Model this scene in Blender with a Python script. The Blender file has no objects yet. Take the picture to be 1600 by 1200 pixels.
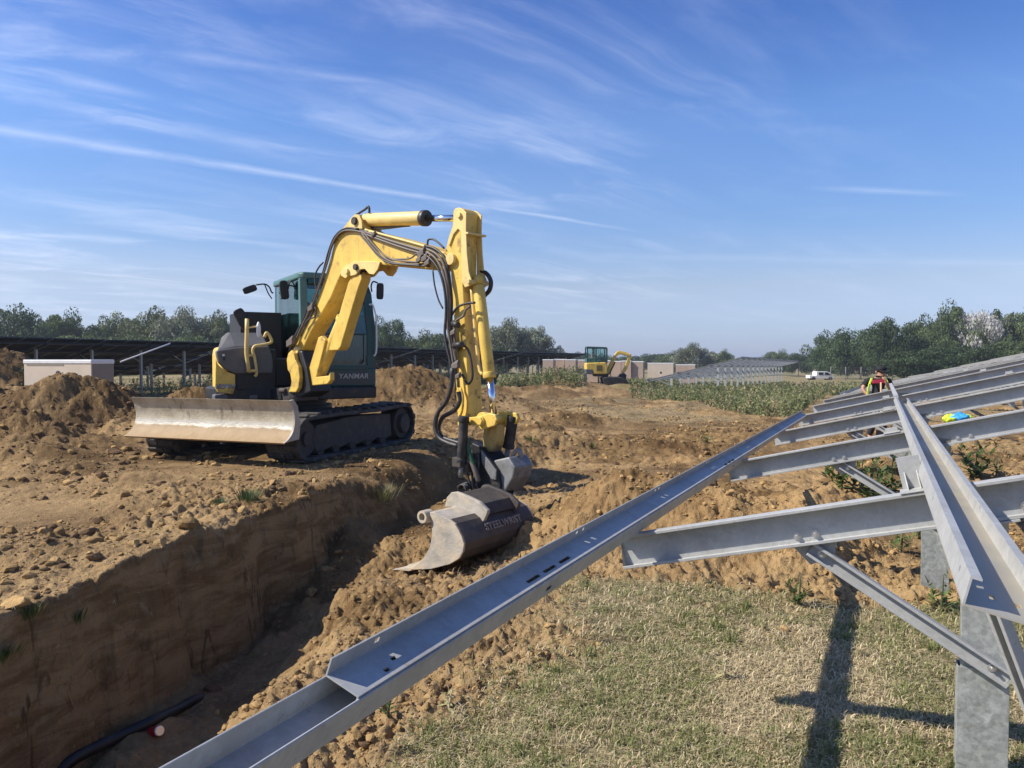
import bpy, bmesh, math, random
import numpy as np
from mathutils import Vector, Matrix
R = math.radians
scene = bpy.context.scene
COL = scene.collection
rng = np.random.default_rng(7)
random.seed(7)

# ------------------------------------------------------------------ camera, sky, sun, exposure
CAM_H = 1.65
FPX = 1202.0                      # focal length in pixels of the 1600 px wide photograph
PITCH = math.atan(37.0 / FPX)
cam_data = bpy.data.cameras.new("camera")
cam_data.sensor_width = 36.0
cam_data.lens = FPX / 1600.0 * 36.0
cam_data.clip_start = 0.05
cam_data.clip_end = 6000
cam = bpy.data.objects.new("camera", cam_data)
cam.location = (0, 0, CAM_H)
cam.rotation_euler = (math.pi / 2 - PITCH, 0, 0)
COL.objects.link(cam)
scene.camera = cam

SUN_AZ = R(-97.0)                 # clockwise from +Y
SUN_EL = R(42.0)
SUN = Vector((math.sin(SUN_AZ) * math.cos(SUN_EL), math.cos(SUN_AZ) * math.cos(SUN_EL), math.sin(SUN_EL)))
sun_data = bpy.data.lights.new("sun", 'SUN')
sun_data.energy = 4.2
sun_data.angle = R(0.5)
sun_data.color = (1.0, 0.93, 0.82)
sun = bpy.data.objects.new("sun", sun_data)
sun.rotation_euler = SUN.to_track_quat('Z', 'Y').to_euler()
sun.location = (-30, -5, 40)
COL.objects.link(sun)

scene.view_settings.view_transform = 'Standard'
scene.view_settings.look = 'None'
scene.view_settings.gamma = 1.0
scene.view_settings.exposure = 0.68
scene.render.engine = 'CYCLES'


def ray(px, py):
    """world direction of a pixel of the 1600x1200 photograph"""
    f = Vector((0, math.cos(PITCH), -math.sin(PITCH)))
    u = Vector((0, math.sin(PITCH), math.cos(PITCH)))
    return Vector((1, 0, 0)) * ((px - 800) / FPX) + u * ((600 - py) / FPX) + f


def P(px, py, Y):
    d = ray(px, py)
    return Vector((0, 0, CAM_H)) + d * (Y / d.y)


def on_plane(px, py, o, n):
    d = ray(px, py)
    c = Vector((0, 0, CAM_H))
    return c + d * ((Vector(o) - c).dot(n) / d.dot(n))


# node helpers -------------------------------------------------------
class NT:
    def __init__(self, tree):
        self.t = tree
        self.n = tree.nodes
        self.l = tree.links

    def node(self, kind, **kw):
        n = self.n.new(kind)
        ins = kw.pop('ins', {})
        for k, v in kw.items():
            setattr(n, k, v)
        for k, v in ins.items():
            self.put(n.inputs[k], v)
        return n

    def put(self, sock, v):
        if hasattr(v, 'is_output') or isinstance(v, bpy.types.NodeSocket):
            self.l.new(v, sock)
        else:
            if hasattr(sock.default_value, '__len__') and not hasattr(v, '__len__'):
                v = (v, v, v)
            if hasattr(v, '__len__') and sock.type == 'RGBA' and len(v) == 3:
                v = (*v, 1)
            sock.default_value = v

    def math(self, op, a, b=0.0, c=None, clamp=False):
        n = self.n.new('ShaderNodeMath')
        n.operation = op
        n.use_clamp = clamp
        self.put(n.inputs[0], a)
        self.put(n.inputs[1], b)
        if c is not None:
            self.put(n.inputs[2], c)
        return n.outputs[0]

    def vmath(self, op, a, b=(0, 0, 0)):
        n = self.n.new('ShaderNodeVectorMath')
        n.operation = op
        self.put(n.inputs[0], a)
        self.put(n.inputs[1], b)
        return n.outputs['Value'] if op in ('DOT_PRODUCT', 'LENGTH') else n.outputs[0]

    def noise(self, vec, scale, detail=4, rough=0.55, dist=0.0):
        n = self.node('ShaderNodeTexNoise', ins={'Scale': scale, 'Detail': detail, 'Roughness': rough, 'Distortion': dist})
        if vec is not None:
            self.l.new(vec, n.inputs['Vector'])
        return n.outputs['Fac']

    def step(self, x, a, b, lo=0.0, hi=1.0):
        n = self.node('ShaderNodeMapRange', interpolation_type='SMOOTHSTEP')
        self.put(n.inputs[0], x)
        for i, v in enumerate((a, b, lo, hi)):
            self.put(n.inputs[i + 1], v)
        return n.outputs[0]

    def mix(self, f, a, b, blend='MIX'):
        n = self.node('ShaderNodeMix', data_type='RGBA', blend_type=blend)
        self.put(n.inputs[0], f)
        self.put(n.inputs[6], a)
        self.put(n.inputs[7], b)
        return n.outputs[2]


# world ---------------------------------------------------------------
world = bpy.data.worlds.new("World")
scene.world = world
world.use_nodes = True
W = NT(world.node_tree)
W.n.clear()
sky = W.node('ShaderNodeTexSky', sky_type='NISHITA', sun_disc=False, sun_elevation=SUN_EL, sun_rotation=SUN_AZ % (2 * math.pi),
             altitude=50, air_density=1.1, dust_density=0.55, ozone_density=3.0)
tc = W.node('ShaderNodeTexCoord').outputs['Generated']
sep = W.node('ShaderNodeSeparateXYZ', ins={0: tc})
den = W.math('MAXIMUM', W.math('ADD', sep.outputs[2], 0.10), 0.03)
cu = W.math('DIVIDE', sep.outputs[0], den)
cv = W.math('DIVIDE', sep.outputs[1], den)
flat = W.node('ShaderNodeCombineXYZ', ins={0: cu, 1: cv}).outputs[0]
rot_ = W.node('ShaderNodeMapping', ins={'Vector': flat, 'Rotation': (0, 0, R(-36))}).outputs[0]
mp = W.node('ShaderNodeMapping', ins={'Vector': rot_, 'Location': (0.6, 0.35, 0), 'Scale': (0.50, 1.45, 1)}).outputs[0]
warp = W.noise(flat, 0.9, 3, 0.5)
mpw = W.vmath('ADD', mp, W.node('ShaderNodeCombineXYZ', ins={0: W.math('MULTIPLY', warp, 0.9), 1: W.math('MULTIPLY', warp, 0.5)}).outputs[0])
streak = W.noise(mpw, 2.1, 9, 0.62, 0.35)
mass = W.noise(flat, 0.55, 3, 0.5)
left = W.step(W.math('DIVIDE', sep.outputs[0], W.math('MAXIMUM', sep.outputs[1], 0.05)), 0.62, -0.35)
cir = W.math('MULTIPLY', W.step(streak, 0.42, 0.80), W.step(mass, 0.30, 0.62))
cir = W.math('MULTIPLY', cir, W.math('ADD', W.math('MULTIPLY', left, 0.75), 0.12))
veil = W.math('MULTIPLY', W.step(W.noise(mp, 0.8, 4, 0.5), 0.35, 0.75), W.math('MULTIPLY', left, 0.12))
cir = W.math('ADD', cir, veil)
cir = W.math('MULTIPLY', cir, W.step(sep.outputs[2], 0.0, 0.12, 0.35, 1.0))


def contrail(p0, p1, w0, u0, u1, strength, cir):
    a, b = ray(*p0).normalized(), ray(*p1).normalized()
    n = a.cross(b).normalized()
    wob = W.math('MULTIPLY', W.math('SUBTRACT', W.noise(flat, 2.2, 5, 0.7), 0.5), 0.006)
    d = W.math('ABSOLUTE', W.math('ADD', W.vmath('DOT_PRODUCT', tc, tuple(n)), wob))
    u = W.math('DIVIDE', sep.outputs[0], W.math('MAXIMUM', sep.outputs[1], 0.05))
    along = W.math('MULTIPLY', W.step(u, u1, u1 - 0.14), W.step(u, u0, u0 + 0.12))
    width = W.math('MULTIPLY', W.step(u, -0.7, u1, 1.3, 0.55), w0)
    core = W.math('SUBTRACT', 1.0, W.math('DIVIDE', d, width), clamp=True)
    core = W.math('POWER', core, 1.1)
    brk = W.step(W.noise(flat, 4.0, 5, 0.7), 0.25, 0.6, 0.45, 1.0)
    k = W.math('MULTIPLY', W.math('MULTIPLY', core, along), W.math('MULTIPLY', brk, strength))
    k = W.math('MULTIPLY', k, W.step(sep.outputs[1], 0.05, 0.2))
    return W.math('MAXIMUM', cir, k)


cir = contrail((0, 203), (990, 360), 0.0062, -1.6, 0.20, 0.50, cir)
cir = contrail((850, 398), (1600, 412), 0.010, 0.0, 0.95, 0.16, cir)
cir = contrail((1240, 292), (1430, 300), 0.009, 0.35, 0.62, 0.30, cir)
cir = contrail((50, 112), (240, 152), 0.012, -0.66, -0.42, 0.42, cir)
cir = contrail((270, 84), (640, 136), 0.013, -0.50, -0.08, 0.34, cir)
cir = W.math('MULTIPLY', cir, 0.85)
air = W.node('ShaderNodeValToRGB', ins={0: sep.outputs[2]})
cr = air.color_ramp
STOPS = [(0.0, (.55, .65, 1.12)), (0.025, (.56, .66, 1.09)), (0.094, (.74, .71, .87)), (0.174, (.62, .72, .95)), (0.29, (.60, .77, 1.08)), (0.41, (.37, .57, .99)), (1.0, (.37, .54, .92))]
while len(cr.elements) < len(STOPS): cr.elements.new(0.5)
for e, (p_, c_) in zip(cr.elements, STOPS):
    e.position = p_; e.color = (*c_, 1)
hs = W.node('ShaderNodeMix', data_type='RGBA', blend_type='MULTIPLY', ins={0: 1.0, 6: sky.outputs[0], 7: air.outputs[0]})
hs_out = hs.outputs[2]
cloudcol = W.mix(0.35, (7.0, 7.3, 8.6), hs_out)
skyc = W.mix(cir, hs_out, cloudcol)
bg = W.node('ShaderNodeBackground', ins={'Color': skyc, 'Strength': 0.098})
wo = W.node('ShaderNodeOutputWorld')
W.l.new(bg.outputs[0], wo.inputs[0])


# ------------------------------------------------------------------ materials
def mat(name, base, rough=0.6, metal=0.0, var=0.0, vscale=8.0, dirt=None, dirt_amt=0.0, dirt_scale=3.0, bump=0.0, bscale=60.0, spec=0.5, lo=0.52, hi=0.72, attr=None, coat=0.0, streaks=0.0, specks=0.0, speckcol=(0.16, 0.105, 0.055), speckscale=26.0, spangle=0.0):
    m = bpy.data.materials.new(name)
    m.use_nodes = True
    T = NT(m.node_tree)
    b = T.n['Principled BSDF']
    co = T.node('ShaderNodeTexCoord').outputs['Object']
    if attr:
        c = T.node('ShaderNodeAttribute', attribute_name=attr).outputs['Color']
    else:
        c = T.node('ShaderNodeRGB').outputs[0]
        c.default_value = (*base, 1)
    if var > 0:
        nv = T.noise(co, vscale, 5, 0.6)
        c = T.mix(1.0, c, T.node('ShaderNodeCombineColor', ins={0: T.step(nv, 0.25, 0.75, 1 - var, 1 + var * .6), 1: T.step(nv, 0.25, 0.75, 1 - var, 1 + var * .6), 2: T.step(nv, 0.25, 0.75, 1 - var, 1 + var * .6)}).outputs[0], 'MULTIPLY')
    r = rough
    if dirt is not None:
        nd = T.noise(co, dirt_scale, 8, 0.68)
        f = T.math('MULTIPLY', T.step(nd, lo, hi), dirt_amt)
        if streaks > 0:
            sv = T.node('ShaderNodeMapping', ins={'Vector': co, 'Scale': (14, 14, 1.2)}).outputs[0]
            f = T.math('MAXIMUM', f, T.math('MULTIPLY', T.step(T.noise(sv, 1.0, 5, 0.6), 0.56, 0.75), streaks))
        c = T.mix(f, c, dirt)
        r = T.math('ADD', T.math('MULTIPLY', f, 0.9 - rough), rough)
    if spangle > 0:
        vo = T.node('ShaderNodeTexVoronoi', ins={'Vector': co, 'Scale': 55.0})
        sv_ = T.node('ShaderNodeSeparateColor', ins={0: vo.outputs['Color']}).outputs[0]
        k_ = T.math('ADD', T.math('MULTIPLY', sv_, 2 * spangle), 1 - spangle)
        c = T.mix(1.0, c, T.node('ShaderNodeCombineColor', ins={0: k_, 1: k_, 2: k_}).outputs[0], 'MULTIPLY')
    if specks > 0:
        big = T.step(T.noise(co, 2.3, 3, 0.5), 0.42, 0.62)
        f2 = T.math('MULTIPLY', T.math('MULTIPLY', T.step(T.noise(co, speckscale, 4, 0.7), 0.60, 0.66), big), specks)
        c = T.mix(f2, c, speckcol)
    T.put(b.inputs['Base Color'], c)
    T.put(b.inputs['Roughness'], r)
    T.put(b.inputs['Metallic'], metal)
    T.put(b.inputs['Specular IOR Level'], spec)
    if coat:
        T.put(b.inputs['Coat Weight'], coat)
    if bump > 0:
        bn = T.node('ShaderNodeBump', ins={'Strength': bump, 'Distance': 0.02, 'Height': T.noise(co, bscale, 5, 0.6)})
        T.l.new(bn.outputs[0], b.inputs['Normal'])
    return m


DUST = (0.33, 0.235, 0.14)
M = {}
M['yellow'] = mat('yellow_paint', (0.74, 0.50, 0.095), 0.45, var=0.18, vscale=4, dirt=(0.22, 0.14, 0.07), dirt_amt=0.8, dirt_scale=5, lo=0.54, hi=0.72, bump=0.08, streaks=0.40, specks=0.85, speckcol=(0.13, 0.075, 0.035), speckscale=15)
M['yellow_pale'] = mat('faded_yellow_paint', (0.74, 0.555, 0.20), 0.5, var=0.14, vscale=5, dirt=(0.23, 0.14, 0.07), dirt_amt=0.7, dirt_scale=7, lo=0.56, hi=0.74, bump=0.06, streaks=0.25)
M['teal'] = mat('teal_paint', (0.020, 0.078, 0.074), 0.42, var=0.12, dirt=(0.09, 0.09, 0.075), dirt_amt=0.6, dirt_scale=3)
M['teal_light'] = mat('sun_lightened_teal_paint', (0.075, 0.17, 0.158), 0.45, var=0.1, dirt=(0.16, 0.17, 0.14), dirt_amt=0.5)  # lighter copy of the teal; sunlight on roof and trim is in the colour
M['hood'] = mat('dark_grey_hood', (0.105, 0.104, 0.102), 0.5, var=0.15, dirt=(0.22, 0.19, 0.145), dirt_amt=0.55, dirt_scale=2.2, lo=0.45, hi=0.8)
M['black'] = mat('black_paint', (0.012, 0.013, 0.015), 0.5, var=0.2, dirt=(0.10, 0.075, 0.05), dirt_amt=0.5, dirt_scale=5)
M['rubber'] = mat('dusty_rubber', (0.018, 0.018, 0.019), 0.75, var=0.2, dirt=(0.14, 0.115, 0.085), dirt_amt=0.65, dirt_scale=4, bump=0.15, lo=0.45, hi=0.75)
M['trackpad'] = mat('dusty_track_rubber', (0.03, 0.029, 0.028), 0.8, var=0.2, dirt=(0.16, 0.14, 0.115), dirt_amt=0.6, dirt_scale=5, bump=0.15, lo=0.40, hi=0.7)
M['muddy'] = mat('muddy_steel', (0.06, 0.05, 0.042), 0.75, metal=0.1, var=0.25, dirt=(0.13, 0.095, 0.06), dirt_amt=0.85, dirt_scale=4, bump=0.25, bscale=30)
M['hose'] = mat('black_hose', (0.028, 0.026, 0.026), 0.5, dirt=(0.15, 0.12, 0.09), dirt_amt=0.6, dirt_scale=10)
M['hosegrey'] = mat('grey_brown_hose', (0.13, 0.105, 0.085), 0.55, dirt=(0.2, 0.15, 0.1), dirt_amt=0.5, dirt_scale=10)
M['green'] = mat('green_sleeve', (0.02, 0.09, 0.035), 0.5)
M['linkgrime'] = mat('grimy_yellow_paint', (0.50, 0.34, 0.09), 0.55, var=0.2, dirt=(0.09, 0.06, 0.035), dirt_amt=0.9, dirt_scale=4, lo=0.42, hi=0.60, streaks=0.6)
M['chrome'] = mat('chrome_rod', (0.75, 0.77, 0.80), 0.14, metal=1.0)
M['bucket'] = mat('worn_bucket_steel', (0.40, 0.365, 0.305), 0.62, metal=0.1, var=0.25, vscale=6, dirt=(0.52, 0.43, 0.30), dirt_amt=0.85, dirt_scale=4, bump=0.3, bscale=25, lo=0.42, hi=0.62)
M['bucketback'] = mat('shade_darkened_bucket', (0.06, 0.05, 0.045), 0.6, var=0.25, dirt=(0.20, 0.145, 0.095), dirt_amt=0.8, dirt_scale=4, bump=0.2, bscale=30, streaks=0.4)  # darkened copy of the bucket steel, with painted shade for its back
M['castgrey'] = mat('scuffed_grey_steel', (0.22, 0.22, 0.215), 0.55, metal=0.25, var=0.25, dirt=(0.06, 0.055, 0.05), dirt_amt=0.7, dirt_scale=5, bump=0.15)
M['white'] = mat('white_paint', (0.78, 0.78, 0.76), 0.45, var=0.05, dirt=(0.5, 0.45, 0.38), dirt_amt=0.3)
M['letter'] = mat('silver_lettering', (0.42, 0.42, 0.40), 0.45)
M['lettergrime'] = mat('worn_lettering', (0.28, 0.23, 0.19), 0.7, var=0.45, vscale=40)
M['decal'] = mat('dark_decal', (0.05, 0.04, 0.05), 0.5)
M['decalwhite'] = mat('white_decal', (0.75, 0.75, 0.73), 0.5)
M['redlens'] = mat('red_lens', (0.35, 0.02, 0.02), 0.3)
M['panelband'] = mat('grey_band', (0.055, 0.06, 0.058), 0.5, dirt=(0.12, 0.11, 0.09), dirt_amt=0.5)
M['seat'] = mat('dark_seat_fabric', (0.035, 0.036, 0.04), 0.9)
M['mirror'] = mat('mirror_glass', (0.75, 0.78, 0.8), 0.08, metal=1.0)
M['galv'] = mat('galvanised_steel', (0.42, 0.425, 0.41), 0.52, metal=0.14, var=0.10, vscale=5, dirt=(0.27, 0.265, 0.25), dirt_amt=0.6, dirt_scale=2.6, lo=0.42, hi=0.72, bump=0.01, bscale=90, streaks=0.14, specks=0.45, speckcol=(0.27, 0.19, 0.11), spangle=0.06, spec=0.28)
M['galvpost'] = mat('mottled_galvanised_post', (0.36, 0.378, 0.35), 0.5, metal=0.35, var=0.22, vscale=45, dirt=(0.50, 0.52, 0.48), dirt_amt=0.6, dirt_scale=16, lo=0.50, hi=0.70, streaks=0.35, specks=0.3, spangle=0.14)
M['galvdust'] = mat('dusty_galvanised_steel', (0.44, 0.42, 0.36), 0.5, metal=0.35, var=0.12, vscale=5, dirt=(0.42, 0.35, 0.24), dirt_amt=0.6, dirt_scale=2.5, lo=0.35, hi=0.7)
M['bolt'] = mat('zinc_bolt', (0.62, 0.62, 0.6), 0.35, metal=0.8)
M['slot'] = mat('slot_shade', (0.015, 0.016, 0.018), 0.8)
M['pv'] = mat('solar_cell_back', (0.008, 0.010, 0.018), 0.7, var=0.2, spec=0.15)
M['pvframe'] = mat('solar_frame', (0.035, 0.04, 0.055), 0.45, metal=0.3)
M['card'] = mat('brown_cardboard', (0.42, 0.31, 0.235), 0.8, var=0.12, vscale=2)
M['cardpale'] = mat('pale_wrapped_cardboard', (0.58, 0.48, 0.37), 0.7, var=0.1, vscale=1.5)
M['wrap'] = mat('white_plastic_wrap', (0.74, 0.73, 0.70), 0.4, var=0.08, bump=0.3, bscale=9)
M['cardend'] = mat('grey_brown_cardboard', (0.27, 0.225, 0.17), 0.8, var=0.1)
M['bark'] = mat('bark', (0.07, 0.055, 0.04), 0.9, var=0.3)
M['skin'] = mat('skin', (0.40, 0.22, 0.145), 0.55)
M['shirt'] = mat('black_cotton', (0.010, 0.010, 0.012), 0.85)
M['pink'] = mat('pink_print', (0.75, 0.06, 0.12), 0.7)
M['hivis'] = mat('hivis_yellow', (0.62, 0.78, 0.05), 0.6)
M['trouser'] = mat('dark_work_trousers', (0.03, 0.032, 0.04), 0.85)
M['greyshirt'] = mat('grey_brown_shirt', (0.17, 0.14, 0.12), 0.85)
M['wood'] = mat('pale_wood_handle', (0.50, 0.33, 0.20), 0.6, var=0.1)
M['canred'] = mat('red_can', (0.45, 0.02, 0.025), 0.3, metal=0.3)
M['can'] = mat('aluminium_can', (0.75, 0.75, 0.75), 0.3, metal=0.6)
M['bluecloth'] = mat('bright_blue_fabric', (0.04, 0.32, 0.70), 0.7)
M['soilcable'] = mat('black_pipe', (0.012, 0.012, 0.013), 0.45, dirt=(0.09, 0.06, 0.04), dirt_amt=0.4, dirt_scale=6)
M['twig'] = mat('dry_straw', (0.50, 0.40, 0.25), 0.8, var=0.25, vscale=20)
M['leaf2'] = mat('green_stem', (0.07, 0.09, 0.03), 0.6)
M['leaf'] = mat('leaf_tissue', (0.08, 0.11, 0.04), 0.6, attr='tint')


def glass(name, tint, gl=0.14):
    m = bpy.data.materials.new(name)
    m.use_nodes = True
    T = NT(m.node_tree)
    T.n.clear()
    t = T.node('ShaderNodeBsdfTransparent', ins={'Color': tint})
    g = T.node('ShaderNodeBsdfGlossy', ins={'Color': (0.9, 0.95, 0.95), 'Roughness': 0.04})
    fr = T.node('ShaderNodeFresnel', ins={'IOR': 1.5})
    f = T.math('ADD', T.math('MULTIPLY', fr.outputs[0], 0.9), gl * 0.3, clamp=True)
    mx = T.node('ShaderNodeMixShader', ins={0: f})
    T.l.new(t.outputs[0], mx.inputs[1])
    T.l.new(g.outputs[0], mx.inputs[2])
    o = T.node('ShaderNodeOutputMaterial')
    T.l.new(mx.outputs[0], o.inputs[0])
    return m


M['glass'] = glass('tinted_cab_glass', (0.62, 0.80, 0.76))
M['glassfront'] = glass('interior_shade_cab_glass', (0.40, 0.52, 0.50))  # front panes darkened so the tint carries the dim cab interior
M['glassdark'] = mat('dark_vehicle_glass', (0.02, 0.025, 0.03), 0.1)


# ------------------------------------------------------------------ mesh helpers
def tag(o, label=None, cat=None, group=None, kind=None):
    if label: o['label'] = label
    if cat: o['category'] = cat
    if group: o['group'] = group
    if kind: o['kind'] = kind
    return o


def thing(name, loc, label, cat, group=None, rz=0.0):
    o = bpy.data.objects.new(name, None)
    o.empty_display_size = 0.2
    COL.objects.link(o)
    o.location = loc
    o.rotation_euler = (0, 0, rz)
    return tag(o, label, cat, group)


class Fr:
    """a frame: origin and three axes; f(a,b,c) is a point"""
    def __init__(self, o, a, b, c=None):
        self.o, self.a, self.b = Vector(o), Vector(a).normalized(), Vector(b).normalized()
        self.c = Vector(c).normalized() if c is not None else self.a.cross(self.b)

    def __call__(self, a, b, c=0.0):
        return self.o + self.a * a + self.b * b + self.c * c

    def inv(self, p):
        d = Vector(p) - self.o
        return d.dot(self.a), d.dot(self.b), d.dot(self.c)


WORLD = Fr((0, 0, 0), (1, 0, 0), (0, 1, 0))


class MB:
    def __init__(self):
        self.v, self.f, self.m, self.s = [], [], [], []

    def add(self, vs, fs, mi=0, smooth=False):
        n = len(self.v)
        self.v += [tuple(x) for x in vs]
        for f in fs:
            self.f.append(tuple(n + i for i in f))
            self.m.append(mi)
            self.s.append(smooth)
        return self

    def box(self, fr, a0, a1, b0, b1, c0, c1, mi=0):
        vs = [fr(a, b, c) for a in (a0, a1) for b in (b0, b1) for c in (c0, c1)]
        fs = [(0, 1, 3, 2), (4, 6, 7, 5), (0, 4, 5, 1), (2, 3, 7, 6), (0, 2, 6, 4), (1, 5, 7, 3)]
        return self.add(vs, fs, mi)

    def prism(self, fr, poly, c0, c1, mi=0, smooth=False):
        """polygon in (a,b) extruded along c"""
        n = len(poly)
        vs = [fr(a, b, c0) for a, b in poly] + [fr(a, b, c1) for a, b in poly]
        fs = [tuple(range(n))[::-1], tuple(range(n, 2 * n))]
        sides = [(i, (i + 1) % n, n + (i + 1) % n, n + i) for i in range(n)]
        self.add(vs, fs, mi)
        k = len(self.v) - 2 * n
        for s in sides:
            self.f.append(tuple(k + i for i in s)); self.m.append(mi); self.s.append(smooth)
        return self

    def cyl(self, p0, p1, r, r1=None, n=16, mi=0, cap=True):
        p0, p1 = Vector(p0), Vector(p1)
        r1 = r if r1 is None else r1
        d = (p1 - p0).normalized()
        t = d.cross(Vector((0, 0, 1)))
        if t.length < 1e-3: t = Vector((1, 0, 0))
        t.normalize(); b = d.cross(t)
        ring = [t * math.cos(2 * math.pi * i / n) + b * math.sin(2 * math.pi * i / n) for i in range(n)]
        vs = [p0 + q * r for q in ring] + [p1 + q * r1 for q in ring]
        self.add(vs, [(i, (i + 1) % n, n + (i + 1) % n, n + i) for i in range(n)], mi, True)
        if cap:
            k = len(self.v) - 2 * n
            self.f += [tuple(k + i for i in range(n))[::-1], tuple(k + n + i for i in range(n))]
            self.m += [mi, mi]; self.s += [False, False]
        return self

    def tube(self, pts, r, n=8, mi=0, smoothpath=3):
        pts = [Vector(p) for p in pts]
        if smoothpath and len(pts) > 2:
            out = []
            q = [2 * pts[0] - pts[1]] + pts + [2 * pts[-1] - pts[-2]]
            for i in range(1, len(q) - 2):
                for k in range(smoothpath):
                    t = k / smoothpath
                    a, b, c, d = q[i - 1], q[i], q[i + 1], q[i + 2]
                    out.append(0.5 * ((2 * b) + (c - a) * t + (2 * a - 5 * b + 4 * c - d) * t * t + (3 * b - a - 3 * c + d) * t ** 3))
            out.append(pts[-1]); pts = out
        rs = r if hasattr(r, '__len__') else [r] * len(pts)
        if hasattr(r, '__len__') and len(rs) != len(pts):
            rs = list(np.interp(np.linspace(0, 1, len(pts)), np.linspace(0, 1, len(r)), r))
        vs, fs = [], []
        d0 = (pts[1] - pts[0]).normalized()
        t = d0.cross(Vector((0, 0, 1)))
        if t.length < 1e-2: t = d0.cross(Vector((1, 0, 0)))
        t.normalize()
        for i, p in enumerate(pts):
            d = (pts[min(i + 1, len(pts) - 1)] - pts[max(i - 1, 0)]).normalized()
            t = (t - d * t.dot(d)).normalized()
            b = d.cross(t)
            for k in range(n):
                a = 2 * math.pi * k / n
                vs.append(p + (t * math.cos(a) + b * math.sin(a)) * rs[i])
        for i in range(len(pts) - 1):
            for k in range(n):
                fs.append((i * n + k, i * n + (k + 1) % n, (i + 1) * n + (k + 1) % n, (i + 1) * n + k))
        self.add(vs, fs, mi, True)
        k = len(self.v) - len(vs)
        self.f += [tuple(k + i for i in range(n))[::-1], tuple(k + len(vs) - n + i for i in range(n))]
        self.m += [mi, mi]; self.s += [False, False]
        return self

    def sphere(self, c, r, n=12, mi=0, sc=(1, 1, 1)):
        c = Vector(c); vs = []; fs = []
        h = n // 2
        for i in range(h + 1):
            th = math.pi * i / h
            for k in range(n):
                ph = 2 * math.pi * k / n
                vs.append(c + Vector((r * sc[0] * math.sin(th) * math.cos(ph), r * sc[1] * math.sin(th) * math.sin(ph), r * sc[2] * math.cos(th))))
        for i in range(h):
            for k in range(n):
                fs.append((i * n + k, (i + 1) * n + k, (i + 1) * n + (k + 1) % n, i * n + (k + 1) % n))
        return self.add(vs, fs, mi, True)

    def build(self, name, mats, parent=None, bevel=0.0, segs=2, label=None, org=None):
        me = bpy.data.meshes.new(name)
        if org is None:
            org = Vector((0, 0, 0))
            q = parent
            while q is not None:
                org = org + q.location
                q = q.parent
        org = Vector(org)
        me.from_pydata([(x - org.x, y - org.y, z - org.z) for x, y, z in self.v], [], self.f)
        if not isinstance(mats, (list, tuple)): mats = [mats]
        for m in mats: me.materials.append(m)
        me.polygons.foreach_set('material_index', self.m)
        me.polygons.foreach_set('use_smooth', self.s)
        bm = bmesh.new(); bm.from_mesh(me)
        bmesh.ops.recalc_face_normals(bm, faces=bm.faces)
        bm.to_mesh(me); bm.free()
        me.update()
        o = bpy.data.objects.new(name, me)
        COL.objects.link(o)
        if parent is not None: o.parent = parent
        elif org.length > 0: o.location = org
        if bevel > 0:
            b = o.modifiers.new('bevel', 'BEVEL')
            b.width = bevel; b.segments = segs; b.limit_method = 'ANGLE'; b.angle_limit = R(40)
            b.harden_normals = False
        if label: o['label'] = label
        return o


def fast_mesh(name, verts, faces, mats, tint=None, smooth=False, mi=None):
    """verts Nx3, faces MxK (K constant) numpy arrays"""
    me = bpy.data.meshes.new(name)
    nv, nf, k = len(verts), len(faces), faces.shape[1]
    me.vertices.add(nv); me.loops.add(nf * k); me.polygons.add(nf)
    me.vertices.foreach_set('co', np.ascontiguousarray(verts, dtype=np.float32).ravel())
    me.polygons.foreach_set('loop_start', np.arange(nf, dtype=np.int32) * k)
    me.loops.foreach_set('vertex_index', np.ascontiguousarray(faces, dtype=np.int32).ravel())
    me.polygons.foreach_set('use_smooth', np.full(nf, smooth, dtype=bool))
    if mi is not None: me.polygons.foreach_set('material_index', np.ascontiguousarray(mi, dtype=np.int32))
    for m in (mats if isinstance(mats, (list, tuple)) else [mats]): me.materials.append(m)
    me.update(calc_edges=True)
    me.validate()
    if tint is not None:
        a = me.color_attributes.new('tint', 'FLOAT_COLOR', 'POINT')
        c = np.ones((nv, 4), dtype=np.float32); c[:, :tint.shape[1]] = tint
        a.data.foreach_set('color', c.ravel())
    return me


def link(name, me, parent=None):
    o = bpy.data.objects.new(name, me)
    COL.objects.link(o)
    if parent is not None: o.parent = parent
    return o


def kids(o):
    return [c for c in COL.objects if c.parent == o]


def copy_tree(o, parent=None, children=None):
    c = o.copy()
    COL.objects.link(c)
    if parent is not None: c.parent = parent
    for ch in list(o.children):
        copy_tree(ch, c)
    return c


def text_mesh(name, body, size, origin, right, up, mats, parent, depth=0.004, shear=0.0, bold=0.0, space=1.0):
    cu = bpy.data.curves.new(name + '_curve', 'FONT')
    cu.body = body; cu.size = size; cu.extrude = depth; cu.shear = shear; cu.offset = bold; cu.space_character = space
    cu.align_x = 'CENTER'; cu.align_y = 'CENTER'
    tmp = bpy.data.objects.new(name + '_tmp', cu)
    COL.objects.link(tmp)
    bpy.context.view_layer.update()
    me = bpy.data.meshes.new_from_object(tmp.evaluated_get(bpy.context.evaluated_depsgraph_get()))
    bpy.data.objects.remove(tmp); bpy.data.curves.remove(cu)
    me.name = name
    right, up = Vector(right).normalized(), Vector(up).normalized()
    nrm = right.cross(up)
    mw = Matrix((right, up, nrm)).transposed().to_4x4()
    org = Vector((0, 0, 0)); q = parent
    while q is not None:
        org = org + q.location; q = q.parent
    mw.translation = Vector(origin) - org
    me.transform(mw)
    me.materials.clear(); me.materials.append(mats)
    return link(name, me, parent)


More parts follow.
